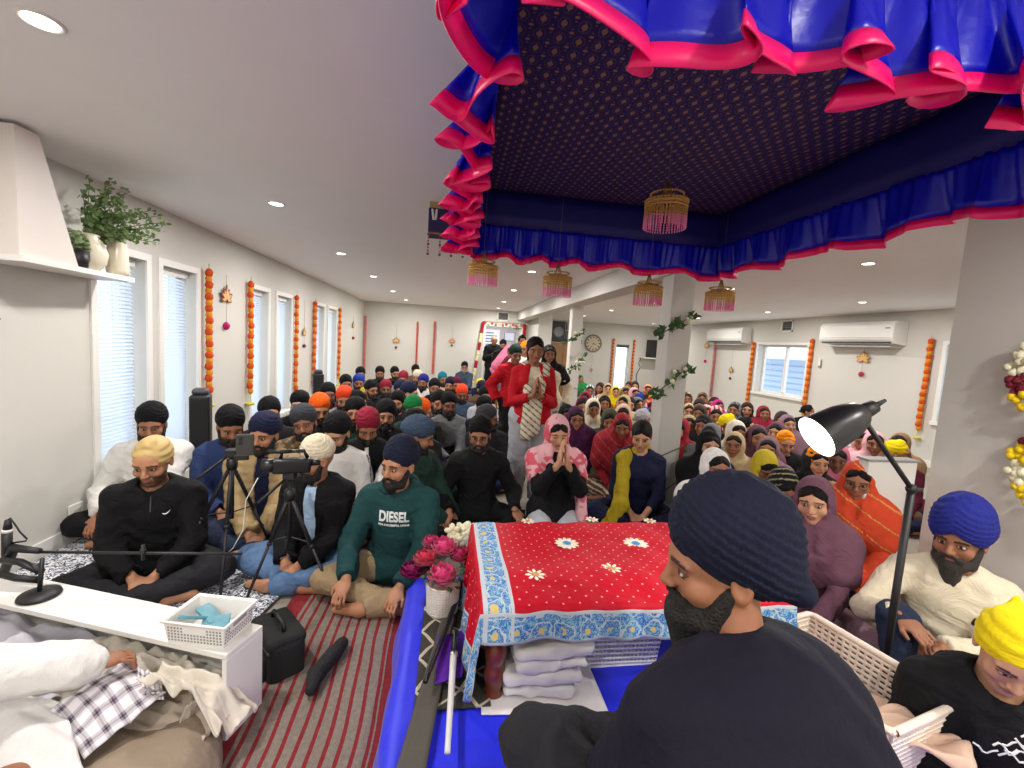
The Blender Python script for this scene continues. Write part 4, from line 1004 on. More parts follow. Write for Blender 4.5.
# ------------------------------------------------------------ table (manji) and its cloth
TX0, TX1, TY0, TY1, TZ = .16, 1.36, 1.44, 2.16, .565
WOOD = mat('turned red wood', (112, 44, 26), .3, var=.3, bscale=30, coat=.4)
o = thing('low_altar_table', 'low table with turned reddish wooden legs under the red cloth', 'table', (0, 0, 0))
MB().rbox(TX0+.01, TY0+.01, .44, TX1-.01, TY1-.01, .5, .008).build('frame', WOOD, o)
prof = [(.0, 0), (.034, 0), (.038, .012), (.03, .03), (.036, .05), (.04, .08), (.038, .11), (.03, .125), (.036, .135), (.04, .16), (.04, .2), (.03, .215), (.037, .225), (.038, .26), (0, .26)]
for x in (TX0+.055, TX1-.055):
    for y in (TY0+.045, TY1-.045): MB().lathe(prof, 24, Matrix.Translation((x, y, .204)), False).build('leg', WOOD, o, True)
CSH = mat('white cotton', (226, 222, 222), .85, bump=.3, bscale=30)
o = MB().rbox(TX0, TY0, .5, TX1, TY1, TZ-.006, .02).build('table_cushion', CSH, None, True); tag(o, 'thin white cushion between the table top and the red cloth', 'cushion')
RC = mat('red rumala', (192, 6, 34), .6, spec=.2)
T = NT(RC); uv = T.coord('UV'); su = T.sep(uv)   # uv in metres on the cloth, W x D
CW, CD_ = 1.2+.34+.28, .72+.12+.12
b0 = .105
edge = T.math('MINIMUM', T.math('MINIMUM', su[0], T.math('SUBTRACT', CW, su[0])), T.math('MINIMUM', su[1], T.math('SUBTRACT', CD_, su[1])))
band2 = T.math('ABSOLUTE', T.math('SUBTRACT', su[0], .34+b0*.5))
isb1 = T.math('LESS_THAN', edge, b0); isb2 = T.math('LESS_THAN', band2, b0*.5); isb = T.math('MAXIMUM', isb1, isb2)
def lat(sc, r, ox=0, oy=0):
    a = T.math('SUBTRACT', T.math('FRACT', T.math('ADD', T.math('MULTIPLY', su[0], sc), ox)), .5); c = T.math('SUBTRACT', T.math('FRACT', T.math('ADD', T.math('MULTIPLY', su[1], sc), oy)), .5)
    return T.math('SQRT', T.math('ADD', T.math('MULTIPLY', a, a), T.math('MULTIPLY', c, c)))
dots = T.math('MAXIMUM', T.math('LESS_THAN', lat(16, 0), .07), T.math('LESS_THAN', lat(16, 0, .5, .5), .06))
redc = T.mix(dots, lin((184, 6, 34)), lin((232, 150, 150)))
nz = T.node('ShaderNodeTexNoise', i_Scale=55.0, i_Distortion=2.0, i_Detail=1.0); T.link(uv, nz.inputs['Vector']); nq = T.node('ShaderNodeTexNoise', i_Scale=26.0); T.link(uv, nq.inputs['Vector'])
q = T.math('ADD', lat(1.25/b0, 0, 0, .1), T.math('MULTIPLY', T.math('SUBTRACT', nq.outputs[0], .5), .75))
rg = T.math('MULTIPLY', T.math('GREATER_THAN', q, .36), T.math('LESS_THAN', q, .44)); rg2 = T.math('LESS_THAN', q, .13)
blue = T.mix(T.math('GREATER_THAN', nz.outputs[0], .54), lin((24, 110, 190)), lin((120, 180, 205)))
blue = T.mix(T.math('MAXIMUM', rg, T.math('GREATER_THAN', T.math('FRACT', T.math('MULTIPLY', nz.outputs[0], 7)), .8)), blue, lin((186, 200, 204)))
blue = T.mix(rg2, blue, lin((214, 190, 120)))
le = T.math('MAXIMUM', T.math('MAXIMUM', T.math('LESS_THAN', edge, .01), T.math('MULTIPLY', T.math('GREATER_THAN', edge, b0-.012), isb1)), T.math('MULTIPLY', T.math('GREATER_THAN', band2, b0*.5-.012), isb2))
blue = T.mix(le, blue, lin((190, 196, 204)))
T.link(T.mix(isb, redc, blue), T.b.inputs['Base Color'])
gold_bp = T.node('ShaderNodeTexNoise', i_Scale=24.0, i_Detail=4.0); T.link(T.coord(), gold_bp.inputs['Vector']); bp = T.node('ShaderNodeBump', i_Strength=.5, i_Distance=.01); T.link(gold_bp.outputs[0], bp.inputs['Height']); T.link(bp.outputs[0], T.b.inputs['Normal'])
def drop(t, ln, lo, hi, flare):
    """cloth coordinate -> (pos, dz) with drop below lo / above hi"""
    if t < lo: d = lo-t; return lo-.012-flare*d, -d
    if t > hi: d = t-hi; return hi+.012+flare*d, -d
    return t, 0
def topz(x, y):
    mound = .022*math.exp(-((y-1.62)/.13)**2)*(1 if .25 < x < 1.3 else .4)
    return TZ+.006+mound+.004*wn(np.array([[x, y, 0]]), 22, 8)[0]+.003*math.sin(x*40+8*y)
V = []; UV = []; nu, nv = 120, 80
for j in range(nv+1):
    for i in range(nu+1):
        u = CW*i/nu; v = CD_*j/nv; x0 = TX0-.34+u; y0 = TY0-.12+v
        x, dx = drop(x0, 0, TX0, TX1, .10); y, dy = drop(y0, 0, TY0, TY1, .12)
        dz = min(dx, dy) if (dx and dy) else dx+dy
        z = topz(min(max(x0, TX0), TX1), min(max(y0, TY0), TY1))+dz
        w = .012*math.sin(x0*30+1.5*math.sin(x0*9))*min(1, -dy*9); y -= w if dy and y0 < TY0 else 0
        x -= .012*math.sin(y0*32)*min(1, -dx*6) if dx else 0
        V.append((x, y, z)); UV.append((u, v))
Fs = [(j*(nu+1)+i, j*(nu+1)+i+1, (j+1)*(nu+1)+i+1, (j+1)*(nu+1)+i) for j in range(nv) for i in range(nu)]
rc = mk('red_altar_cloth', V, Fs, RC, None, True); l = rc.data.uv_layers.new(name='UVMap')
for lp in rc.data.loops: l.data[lp.index].uv = UV[lp.vertex_index]
solid(rc, .003, 1); tag(rc, 'embroidered red satin cloth with blue paisley border draped over the low table', 'altar cloth')
def medal(px, py, r, two):
    p = onZ(px, py, TZ+.02); p[2] = topz(p[0], p[1])+.004
    b = MB(); n = 8 if not two else 12
    for k in range(n):
        a = 2*PI*k/n; c = (p[0]+r*.62*math.cos(a), p[1]+r*.62*math.sin(a), p[2])
        b.ball(c, (r*.36, r*.17, .003), 8, Matrix.Rotation(a, 3, 'Z'))
    m = b.build('medallion', mat('cream embroidery', (240, 228, 206), .5), rc, True)
    MB().ball((p[0], p[1], p[2]+.001), (r*.3, r*.3, .005), 10).build('medallion_centre', mat('gold embroidery', (200, 150, 80), .4) if not two else mat('blue embroidery', (60, 140, 200), .5), m, True)
    if two:
        MB().ball((p[0], p[1], p[2]-.002), (r*.82, r*.82, .003), 20).build('medallion_field', mat('sky embroidery', (150, 196, 220), .5), m, True)
for a in [(567, 541, .04, 1), (636, 541, .042, 1), (535, 578, .034, 0), (611, 570, .036, 0), (528, 519, .03, 0), (592, 517, .03, 0), (650, 519, .03, 0)]: medal(a[0], a[1], a[2]*(1.55 if a[3] else 1.3), a[3])
# under the table
def pile(name, c, size, m, lb, n=4, cat='sheets', seed=1):
    for k in range(n):
        x, y, z = c; w, d, h = size; zz = z+k*h/n; t = h/n
        def fn(p, k=k):
            q = np.abs(p-A_(.01*k, 0, t*.45))-A_(w/2-.03+.01*(k % 2), d/2-.03, t*.12)
            q[:, 2] += .006*wn(p*A_(1, 1, .2), 16, k+seed); e = np.maximum(q, 0)
            return np.sqrt((e*e).sum(1))+np.minimum(q.max(1), 0)-t*.36+fold(p, k+seed, .006, 1.6)
        V, Q = mesh_sdf(fn, A_(-w/2-.05, -d/2-.05, -.03), A_(w/2+.05, d/2+.05, t+.03), .0075); V[:, 2] = np.maximum(V[:, 2], -.001)
        o = link(name, np_mesh(name, V, Q), m, None, (x, y, zz)); o.rotation_euler = (0, 0, random.uniform(-.1, .1))
        tag(o, lb % ['lowest', 'second lowest', 'third', 'topmost'][min(k, 3)], cat, 'folded white sheets under the table')
pile('folded_sheet', (.39, 1.62, .215), (.3, .4, .2), CSH, 'folded white sheet under the table beside the wooden leg, %s of its pile')
wavy('white_floor_cloth', [(.165, 1.39), (.62, 1.36), (.62, 1.9), (.165, 1.9)], .209, CSH, 20, 20, .003, 'flat white cloth spread under the table leg on the blue cloth', 'cloth', 8)
o = thing('under_table_basket', 'white plastic weave basket under the table with dark blue cloth inside', 'basket', (.76, 1.72, .2))
def basket(parent, w, d, h, flare, m, nx=14, nz=4, hole=.55, rim=.012, name='mesh_wall'):
    b = MB()
    for side in range(4):
        def P(u, z):
            k = 1+flare*z/h; q = [(-w/2+w*u, -d/2), (w/2, -d/2+d*u), (w/2-w*u, d/2), (-w/2, d/2-d*u)][side]; return Vector((q[0]*k, q[1]*k, z))
        n = nx if side % 2 == 0 else max(3, int(nx*d/w))
        for k in range(n+1): b.tube([P(k/n, 0), P(k/n, h)], .0022, 4)
        for k in range(nz+1): b.tube([P(0, h*.08+h*.86*k/nz), P(1, h*.08+h*.86*k/nz)], .0042, 5)
        for z in (0, h): b.tube([P(0, z), P(1, z)], rim if z else .005, 6)
    b.build(name, m, parent); MB().box(-w/2, -d/2, 0, w/2, d/2, .004).build('bottom', m, parent)
PL = mat('white plastic', (228, 226, 236), .35)
basket(o, .3, .24, .2, .12, PL, 18, 8)
o = tag(MB().rbox(-.11, -.09, .06, .11, .09, .215, .03).build('blue_bundle', cloth('dark blue cotton', (16, 26, 96)), None, True, (.78, 1.74, .2)), 'dark blue folded cloth inside the basket under the table', 'cloth')
# flower pot
fp = onZ(434, 605, .2)
o = thing('flower_pot', 'white woven pot of magenta and pink silk peonies left of table', 'flower pot', (.015, 1.98, .215), 0, None)
POT = mat('white woven pot', (226, 222, 214), .6)
MB().lathe([(0, 0), (.068, 0), (.072, .01), (.078, .14), (.074, .145), (.07, .13), (0, .12)], 32, None, False).build('pot', POT, o, True)
b = MB()
for k in range(11): b.tube([((.071+.0006*k)*math.cos(2*PI*j/32), (.071+.0006*k)*math.sin(2*PI*j/32), .012+.0125*k) for j in range(33)], .0038, 5, False)
for k in range(36): b.tube([((.072)*math.cos(2*PI*k/36), .072*math.sin(2*PI*k/36), .005), (.079*math.cos(2*PI*k/36), .079*math.sin(2*PI*k/36), .142)], .0022, 4)
b.build('weave', mat('pot weave', (214, 210, 200), .6), o)
def peony(c, R, m, seed, tilt=(0, 0)):
    rr = random.Random(seed); b = MB()
    b.ball(c, R*.45, 10)
    for ring, (n, r_, el) in enumerate([(6, .55, 1.15), (8, .75, .8), (10, .95, .45), (10, 1.0, .1), (8, .95, -.25)]):
        for k in range(n):
            a = 2*PI*(k+.5*ring)/n+rr.uniform(-.15, .15); e = el+rr.uniform(-.12, .12)
            d = Vector((math.cos(a)*math.cos(e), math.sin(a)*math.cos(e), math.sin(e))); s_ = Vector((-math.sin(a), math.cos(a), 0)); up = s_.cross(d)*-1
            if up.z < 0: up = -up
            V = []
            for i in range(5):
                for j in range(5):
                    u = (i/4-.5)*2; v = j/4; wd = R*.42*math.sin(PI*min(1, v*.75+.18)); rad = R*r_*(.35+.65*math.sin(v*1.3))
                    V.append(Vector(c)+d*rad*(1-.1*u*u)+s_*wd*u+up*R*(.5*v*v-.1)*(.7)+Vector((0, 0, rr.uniform(-.003, .003))))
            b.add(V, [(i*5+j, i*5+j+1, i*5+j+6, i*5+j+5) for i in range(4) for j in range(4)])
    M = b
    return M.build('peony', m, o, True)
P1 = mat('magenta petals', (196, 20, 100), .55, var=.25, bscale=50, sheen=.3); P2 = mat('hot pink petals', (226, 60, 130), .55, var=.25, bscale=50, sheen=.3); P3 = mat('red pink petals', (204, 24, 70), .55, var=.25, bscale=50, sheen=.3); P4 = mat('deep magenta petals', (134, 10, 84), .55, var=.25, bscale=50)
for (px, py, z, R, m, s_) in [(442, 577, .40, .075, P2, 1), (444, 549, .45, .072, P2, 2), (425, 560, .43, .062, P3, 3), (412, 572, .38, .062, P4, 4), (431, 543, .45, .05, P1, 5), (460, 556, .42, .058, P1, 6)]:
    p = onZ(px, py, z); peony((p[0]-.015, p[1]-1.98+.0, z-.215), R, m, s_)
b = MB(); rr = random.Random(4)
for k in range(18):
    a = rr.uniform(0, 2*PI); c = Vector((.07*math.cos(a), .07*math.sin(a), rr.uniform(.14, .24))); u = Vector((math.cos(a), math.sin(a), rr.uniform(-.4, .3))).normalized(); w = Vector((-math.sin(a), math.cos(a), 0)); s_ = .045
    b.add([c, c+u*s_*.5+w*s_*.3, c+u*s_, c+u*s_*.5-w*s_*.3, c+u*s_*.5+Vector((0, 0, .008))], [(0, 1, 4), (1, 2, 4), (2, 3, 4), (3, 0, 4)])
b.build('leaves', mat('dark leaf', (40, 66, 34), .6), o)
for k in range(3): MB().tube([(0, 0, .1), (.02*k-.02, .02, .2)], .003, 5).build('stem', mat('vine stem'), o)
o = thing('white_flower_bunch', 'bunch of white silk orchids behind the magenta peonies', 'flowers', onZ(463, 534, .46))
b = MB(); rr = random.Random(9)
for k in range(11):
    c = Vector([rr.uniform(-.07, .06), rr.uniform(-.04, .04), rr.uniform(-.06, .07)])
    for j in range(5):
        a = 2*PI*j/5+k; b.ball(c+Vector((.02*math.cos(a), -.01, .02*math.sin(a))), (.027, .007, .018), 7, Matrix.Rotation(-a, 3, 'Y'))
b.build('blossoms', mat('white blossom'), o, True); MB().tube([(0, .0, -.02), (0, .03, -.26)], .004, 5).build('stem', mat('vine stem'), o)
# blue ribbon on floor behind the table
pb = onZ(598, 511, .02)
o = MB().tube([pb+[-.16, -.08, 0], pb+[-.05, .03, .03], pb+[0, .1, .05]], .018, 6).tube([pb+[0, .1, .05], pb+[.06, .0, .03], pb+[.14, -.1, 0]], .018, 6).build('blue_ribbon', mat('blue ribbon', (20, 100, 200), .5), None, True)
tag(o, 'folded bright blue ribbon on the floor behind the table', 'ribbon')
# ------------------------------------------------------------ desk lamp
J = Vector((1.78, 1.4, 1.04))
o = thing('floor_lamp', 'black jointed reading lamp on a tall pole, right of the reader', 'lamp', (J.x, J.y, 0))
lp = lambda v: Vector(v)-Vector((J.x, J.y, 0))
MB().lathe([(0, 0), (.12, 0), (.12, .015), (.02, .03), (0, .03)], 28, None, False).build('base', DK, o, True)
MB().tube([(0, 0, .02), (0, 0, J.z)], .013, 12).build('pole', BLK, o, True)
A = Vector(onY(867, 424, 1.36))
b = MB(); b.tube([lp(J), lp(A)], .009, 10).build('arm', BLK, o, True)
b = MB(); b.ball(lp(J), .02, 12); b.tube([lp(J)-Vector((.02, 0, 0)), lp(J)+Vector((.045, .0, -.003))], .008, 8).build('knob', BLK, o, True)
S = Vector(onY(867, 410, 1.36)); O = Vector(onY(816, 437, 1.375)); ax = (O-S).normalized(); L = (O-S).length
M = Matrix.Translation(lp(S)) @ ax.to_track_quat('Z', 'Y').to_matrix().to_4x4(); RO = .08
b = MB(); b.tube([M @ Vector((0, 0, -.075)), M @ Vector((0, 0, -.03))], [.006, .011], 10); b.lathe([(0, -.03), (.024, -.03), (.027, 0), (.026, .03), (0, .03)], 20, M, False).build('socket', BLK, o, True)
b = MB(); b.tube([lp(A), lp(S)-ax*.0], .011, 8); b.build('swivel', BLK, o, True)
prof = [(.02, .0), (.03, .012), (.045, .03), (.058, .06), (.068, .1), (RO, L)]
sh = MB().lathe(prof, 36, M, False).build('lamp_shade', mat('lamp shade black', (26, 26, 28), .32), o, True)
MB().lathe([(r_-.002, z) for r_, z in prof], 36, M, False).build('shade_lining', mat('shade white', (244, 244, 244), .5), o, True)
MB().ball(M @ Vector((0, 0, L*.62)), (.03, .03, .03), 14).build('bulb', mat('bulb', (255, 246, 236), .4, emit=60), o, True)
Ld = bpy.data.lights.new('lamp_bulb', 'SPOT'); Ld.energy = 14; Ld.spot_size = 2.2; Ld.spot_blend = .5; Ld.shadow_soft_size = .05; Ld.color = (1, .97, .93)
lo = bpy.data.objects.new('lamp_bulb', Ld); COL.objects.link(lo); lo.location = O-ax*.01; lo.rotation_euler = (-ax).to_track_quat('Z', 'Y').to_euler()
# laundry basket
c = Vector((1.43, 1.26, .21))
o = thing('laundry_basket', 'large cream perforated basket right of the reader, holding sheer cloth', 'basket', c, .24)
CP = mat('cream plastic', (236, 222, 206), .35)
def basket2(o, w, d, h, fl):
    def P(side, u, z):
        k = 1+fl*z/h; q = [(-w/2+w*u, -d/2), (w/2, -d/2+d*u), (w/2-w*u, d/2), (-w/2, d/2-d*u)][side]; return Vector((q[0]*k, q[1]*k, z))
    for side in range(4):
        b = MB(); n = 26 if side % 2 == 0 else 18
        for k in range(n+1): b.tube([P(side, k/n, 0), P(side, k/n, h)], .0052, 5)
        for k in range(13): b.tube([P(side, 0, h*k/12), P(side, 1, h*k/12)], .0066, 5)
        b.build('mesh_wall', CP, o)
    b = MB(); pts = []
    for side in range(4):
        for u in (.04, .5, .96): pts.append(P(side, u, h))
    pts.append(pts[0]); b.tube(pts, .012, 8, False).build('rim', CP, o, True)
    MB().box(-w/2, -d/2, 0, w/2, d/2, .005).build('bottom', CP, o)
basket2(o, .32, .42, .24, .14)
# ------------------------------------------------------------ low desk, sound gear and cloths at the left
DZ = .35
dA = np.array([-.73, 1.545]); dd = np.array([-.945, .327]); dn = np.array([.327, .945]); DL, DW = 1.35, .17
desk = thing('low_desk', 'long low white desk with open front at the lower left', 'desk', (dA[0], dA[1], 0), math.atan2(dd[1], dd[0]))
# local x runs to the left along the desk, local y = toward camera (negative) ; box from y=-DW..0
def dk(b, *a): return b.rbox(*a, r=.003)
dk(MB(), 0, -DW, DZ-.022, DL, 0, DZ).build('top', WHITE, desk)
dk(MB(), 0, -DW, 0, .02, 0, DZ-.022).build('side_panel', WHITE, desk); dk(MB(), DL-.02, -DW, 0, DL, 0, DZ-.022).build('side_panel', WHITE, desk)
dk(MB(), .02, -DW, 0, DL-.02, -DW+.012, DZ-.022).build('back_panel', WHITE, desk)
dk(MB(), .02, -DW+.012, .13, DL-.02, -.0, .145).build('shelf', WHITE, desk)
def W2(x, y, z=0): c, s_ = math.cos(desk.rotation_euler.z), math.sin(desk.rotation_euler.z); return Vector((dA[0]+c*x-s_*y, dA[1]+s_*x+c*y, z))
# basket on the desk
bk = thing('desk_basket', 'white perforated plastic basket on the right end of the low desk', 'basket', W2(.15, -.085, DZ), desk.rotation_euler.z+.12)
def tray(o, w, d, h, fl, m):
    b = MB(); pr = [(0, 0), (1, h)]; t = .004
    def ring(k, z, ins): 
        a, c = w/2*k-ins, d/2*k-ins; return [(-a, -c, z), (a, -c, z), (a, c, z), (-a, c, z)]
    V = ring(1, 0, 0)+ring(1+fl, h, 0)+ring(1+fl, h, t)+ring(1, t, t); Fs = [(3, 2, 1, 0)]
    for a in range(3):
        for k in range(4): Fs.append((a*4+k, a*4+(k+1) % 4, a*4+4+(k+1) % 4, a*4+4+k))
    Fs.append((12, 13, 14, 15)); mk('body', V, Fs, m, o)
    b = MB(); R_ = ring(1+fl, h, -.004); b.tube(R_+[R_[0]], .006, 6, False); b.build('rim', m, o, True)
    hb = MB()
    for side in range(4):
        L = (w if side % 2 == 0 else d)*(1+fl*.5); n = int(L/.012)
        for i in range(1, n):
            for j in range(5):
                if j > 2 and abs(i-n/2) < 4: continue
                u = (i/n-.5)*L; z = h*.18+j*h*.14; off = (d if side % 2 == 0 else w)/2*(1+fl*z/h)+.0006
                p = [(u, -off), (off, u), (u, off), (-off, u)][side]; q = .0032
                if side % 2 == 0: hb.box(p[0]-q, p[1]-.0006, z-q, p[0]+q, p[1]+.0006, z+q)
                else: hb.box(p[0]-.0006, p[1]-q, z-q, p[0]+.0006, p[1]+q, z+q)
    hb.build('perforations', mat('hole grey', (150, 148, 146), .8), o)
    g = MB(); 
    for sx_ in (-1, 1): g.rbox(sx_*(w/2*(1+fl*.85))-.002, -.035, h*.68, sx_*(w/2*(1+fl*.85))+.002, .035, h*.84, .0018)
    g.build('handle_slot', mat('hole grey'), o)
tray(bk, .21, .15, .085, .10, mat('white plastic desk', (234, 232, 228), .35))
CARD = mat('teal packet', (90, 150, 166), .4, bump=.3, var=.35, bscale=80)
for k, (x, y, a, w, d, lb) in enumerate([(-.02, .0, .3, .09, .06, 'crumpled teal packet lying flat in the desk basket'), (.03, -.02, -.6, .1, .05, 'teal and white packet leaning on the front rim of the desk basket'), (.05, .03, .9, .08, .05, 'pale blue packet at the right inside the desk basket')]):
    b = MB(); b.rbox(-w/2, -d/2, -.006, w/2, d/2, .006, .003); o = b.build('packet', CARD, None, True); o.location = bk.matrix_basis @ Vector((x, y, .045+.015*k)) if False else W2(.15+x, -.085+y, DZ+.04+.014*k); o.rotation_euler = (.3-.3*k, .25*k, a); tag(o, lb, 'packet', 'packets in the desk basket')
# mic stand lying over the desk
o = thing('microphone_stand', 'black round based microphone stand with long horizontal boom on the desk', 'microphone stand', (-1.62, 1.93, DZ))
q = Vector((-1.62, 1.93, DZ)); LP = lambda px, py, y: Vector(onY(px, py, y))-q
MB().lathe([(0, 0), (.062, 0), (.068, .006), (.064, .016), (.02, .024), (0, .024)], 32, None, False).build('base', BLK, o, True)
MB().tube([(0, 0, .02), (-.01, .03, .15)], .008, 10).build('pole', BLK, o, True)
b = MB(); b.tube([LP(36, 552, 2.0), LP(242, 554, 1.98)], .006, 10).build('boom', BLK, o, True)
b = MB(); b.ball(LP(143, 551, 1.985), .013, 10); b.tube([LP(143, 545, 1.985), LP(143, 560, 1.985)], .007, 8).build('clamp', BLK, o, True)
b = MB(); b.tube([LP(4, 572, 2.02), LP(14, 548, 2.02), LP(40, 551, 2.0)], [.016, .02, .012], 10); b.build('bracket', BLK, o, True)
b = MB(); b.tube([LP(2, 560, 2.0), LP(20, 562, 1.98), LP(42, 572, 1.97), LP(38, 580, 1.97), LP(16, 578, 1.97), LP(0, 574, 1.98)], .014, 8, True).build('padded_loop', BLK, o, True)
o = thing('microphone', 'slim black microphone with white ring standing at left picture edge', 'microphone', onY(8, 553, 2.03))
q = Vector(onY(8, 553, 2.03)); LP = lambda px, py, y=2.03: Vector(onY(px, py, y))-q
MB().tube([LP(7, 560), LP(7, 533)], .017, 12).build('body', BLK, o, True); MB().tube([LP(7, 532), LP(7.5, 529)], .0165, 12).build('ring', WHITE, o, True)
MB().tube([LP(7.5, 529), LP(8, 520)], [.015, .010], 12).build('collar', BLK, o, True)
MB().tube([LP(8, 520), LP(10, 518), LP(14, 523), LP(20, 532), LP(27, 539), LP(26, 541), LP(12, 543)], .0035, 6).build('cable', BLK, o, True)
# crumpled cloths
def rag(name, c, ax_u, ax_v, L, Wd, amp, m, lb, seed, drape=None, n=44, edge=.12, cat='cloth'):
    c = np.array(c, float); u0 = np.array(ax_u, float); v0 = np.array(ax_v, float); V = []
    for j in range(n+1):
        for i in range(n+1):
            u, v = i/n-.5, j/n-.5; e = 1+edge*wn(np.array([[math.atan2(v, u), 0, seed]]), 1.6, seed)[0]
            p = c+u0*L*u*e+v0*Wd*v*e
            p = p+A_(0, 0, 1)*(amp*(1-abs(wn(np.array([[u*3, v*3, seed]]), 2.2, seed)[0]))+amp*.6*wn(np.array([[u*3, v*3, 1]]), 5, seed+1)[0])
            if drape: p = drape(p, u, v)
            V.append(tuple(p))
    Fs = [(j*(n+1)+i, j*(n+1)+i+1, (j+1)*(n+1)+i+1, (j+1)*(n+1)+i) for j in range(n) for i in range(n)]
    o = mk(name, V, Fs, m, None, True); solid(o, .004, 1); return tag(o, lb, cat)
LAV = cloth('lavender white cotton', (206, 204, 214)); OFF = cloth('off white cotton', (214, 206, 192)); BEI = cloth('beige velvet', (150, 134, 116), rough=.9)
rag('crumpled_sheet', W2(.95, .02, .16), (dd[0], dd[1], 0), (dn[0], dn[1], 0), .8, .3, .07, LAV, 'crumpled lavender white sheet stuffed under the left of the desk', 3, cat='sheet')
rag('crumpled_scarf', W2(.42, .03, .17), (dd[0], dd[1], 0), (dn[0], dn[1], .1), .42, .26, .06, OFF, 'crumpled off white scarf under the middle of the desk', 8, cat='scarf')
rag('beige_blanket', (-1.0, 1.56, .12), (dd[0], dd[1], 0), (dn[0], dn[1], .2), .6, .22, .03, cloth('pale taupe cloth', (186, 172, 156)), 'pale taupe blanket under the right part of the desk', 12, cat='blanket')
def mat_sd(p): return sm(ell(p, (-.98, 1.28, .05), (.32, .30, .12)), cap(p, (-.78, 1.25, .07), (-.82, 1.5, .06), .1, .09), .06)+fold(p, 3, .006)
V, Q = mesh_sdf(lambda p: smax(mat_sd(p), .004-p[:, 2], .01), A_(-1.4, .85, -.02), A_(-.6, 1.62, .25), .014)
tag(link('floor_cushion', np_mesh('floor_cushion', V, Q), BEI), 'large smooth beige floor cushion in front of the low desk', 'cushion')
def dr1(p, u, v): 
    if u < -.12: p = p+A_(.02, 0, -(-.12-u)*.34)
    return p
rag('white_draped_cloth', onZ(192, 688, .24), (-.95, .30, 0), (.25, .9, -.25), .30, .16, .045, OFF, 'crumpled off white cloth heaped over the cushion end beside the desk', 21, dr1)
rag('cloth_corner', onZ(186, 722, .14), (.3, .3, .1), (-.35, .15, -.9), .10, .16, .008, OFF, 'folded off white cloth corner hanging down over the beige cushion', 25)
PLAID = mat('plaid cloth', (226, 220, 226), .85, bump=.3)
T = NT(PLAID); g = T.sep(T.coord('UV'))
def pl(a, k, w): return T.math('LESS_THAN', T.math('ABSOLUTE', T.math('SUBTRACT', T.math('FRACT', T.math('MULTIPLY', a, k)), .5)), w)
f = T.math('ADD', T.math('MULTIPLY', T.math('ADD', pl(g[0], 5, .2), pl(g[1], 4, .2)), .35), T.math('MULTIPLY', T.math('ADD', pl(g[0], 5, .05), pl(g[1], 4, .05)), .2))
T.link(T.mix(f, lin((228, 222, 228)), lin((52, 36, 62))), T.b.inputs['Base Color'])
def quad_cloth(name, P4, m, lb, amp, seed, n=36, sag=0, cat='cloth'):
    A, B, C_, D = [np.array(p, float) for p in P4]; V = []; UV = []
    for j in range(n+1):
        for i in range(n+1):
            u, v = i/n, j/n; p = (A*(1-u)+B*u)*(1-v)+(D*(1-u)+C_*u)*v
            p = p+A_(0, 0, 1)*(amp*wn(np.array([[u*4, v*4, 0]]), 2.5, seed)[0]+sag*math.sin(PI*u)*math.sin(PI*v)); V.append(tuple(p)); UV.append((u, v))
    Fs = [(j*(n+1)+i, j*(n+1)+i+1, (j+1)*(n+1)+i+1, (j+1)*(n+1)+i) for j in range(n) for i in range(n)]
    o = mk(name, V, Fs, m, None, True); l = o.data.uv_layers.new(name='UVMap')
    for lp_ in o.data.loops: l.data[lp_.index].uv = UV[lp_.vertex_index]
    solid(o, .004, 1); return tag(o, lb, cat)
quad_cloth('plaid_cloth', [onZ(48, 712, .27), onZ(128, 655, .30), onZ(166, 692, .24), onZ(84, 758, .2)], PLAID, 'white and dark purple plaid cloth under the white sleeved arm', .010, 4, sag=.03)
quad_cloth('plaid_cloth', [onZ(138, 668, .29), onZ(160, 676, .27), onZ(164, 700, .22), onZ(138, 702, .24)], PLAID, 'small twisted plaid cloth end beside the white draped cloth', .012, 6)
rag('navy_cloth', onZ(66, 664, .29), (.82, .2, .1), (.25, -.35, -.2), .20, .08, .014, C('navy'), 'dark navy cloth lying between the white sleeve and the desk', 31)
# person in white at the left edge: body out of frame, arm reaches in
def white_person():
    gx, gy, rz_ = -1.52, 1.12, 2.214
    def WL(x, y, z): c, s_ = math.cos(rz_), math.sin(rz_); x -= gx; y -= gy; return (c*x+s_*y, -s_*x+c*y, z)
    f = Fig('cross', 'lap', (.3, .3, 0), lean=.1, seed=6, arms=([(-.12, -.34, .24), WL(-1.13, 1.50, .37)], [(.3, -.9, -.3), (.15, -.95, -.25)]))
    r = thing('person', 'person in loose white clothes at left edge, arm stretched over plaid cloth', 'person', (gx, gy, 0), rz_)
    link('body', f.body_mesh(.014, .007, .006), SK[1], r)
    put(f, lambda p: sm(f.top(p, e=.035, wr=.010, sleeve=.98), cap(p, f.el[1], f.wr[1], .085, .055), .03) if True else 0, 'tunic', C('white'), r, .010)
    put(f, lambda p: f.bottom(p, e=.03, wr=.010), 'trousers', C('white'), r, .014)
    put_head(f, 'turban', 'turban', C('white'), r, .009)
    put_head(f, 'beard', 'beard', BEARD, r, .007)
white_person()
quad_cloth('white_lap_cloth', [onZ(-40, 668, .26), onZ(64, 706, .27), onZ(86, 778, .20), onZ(-40, 800, .2)], cloth('white lap cotton', (222, 220, 218)), 'white cloth spread over the lap in the lower left corner', .012, 14, sag=.05)
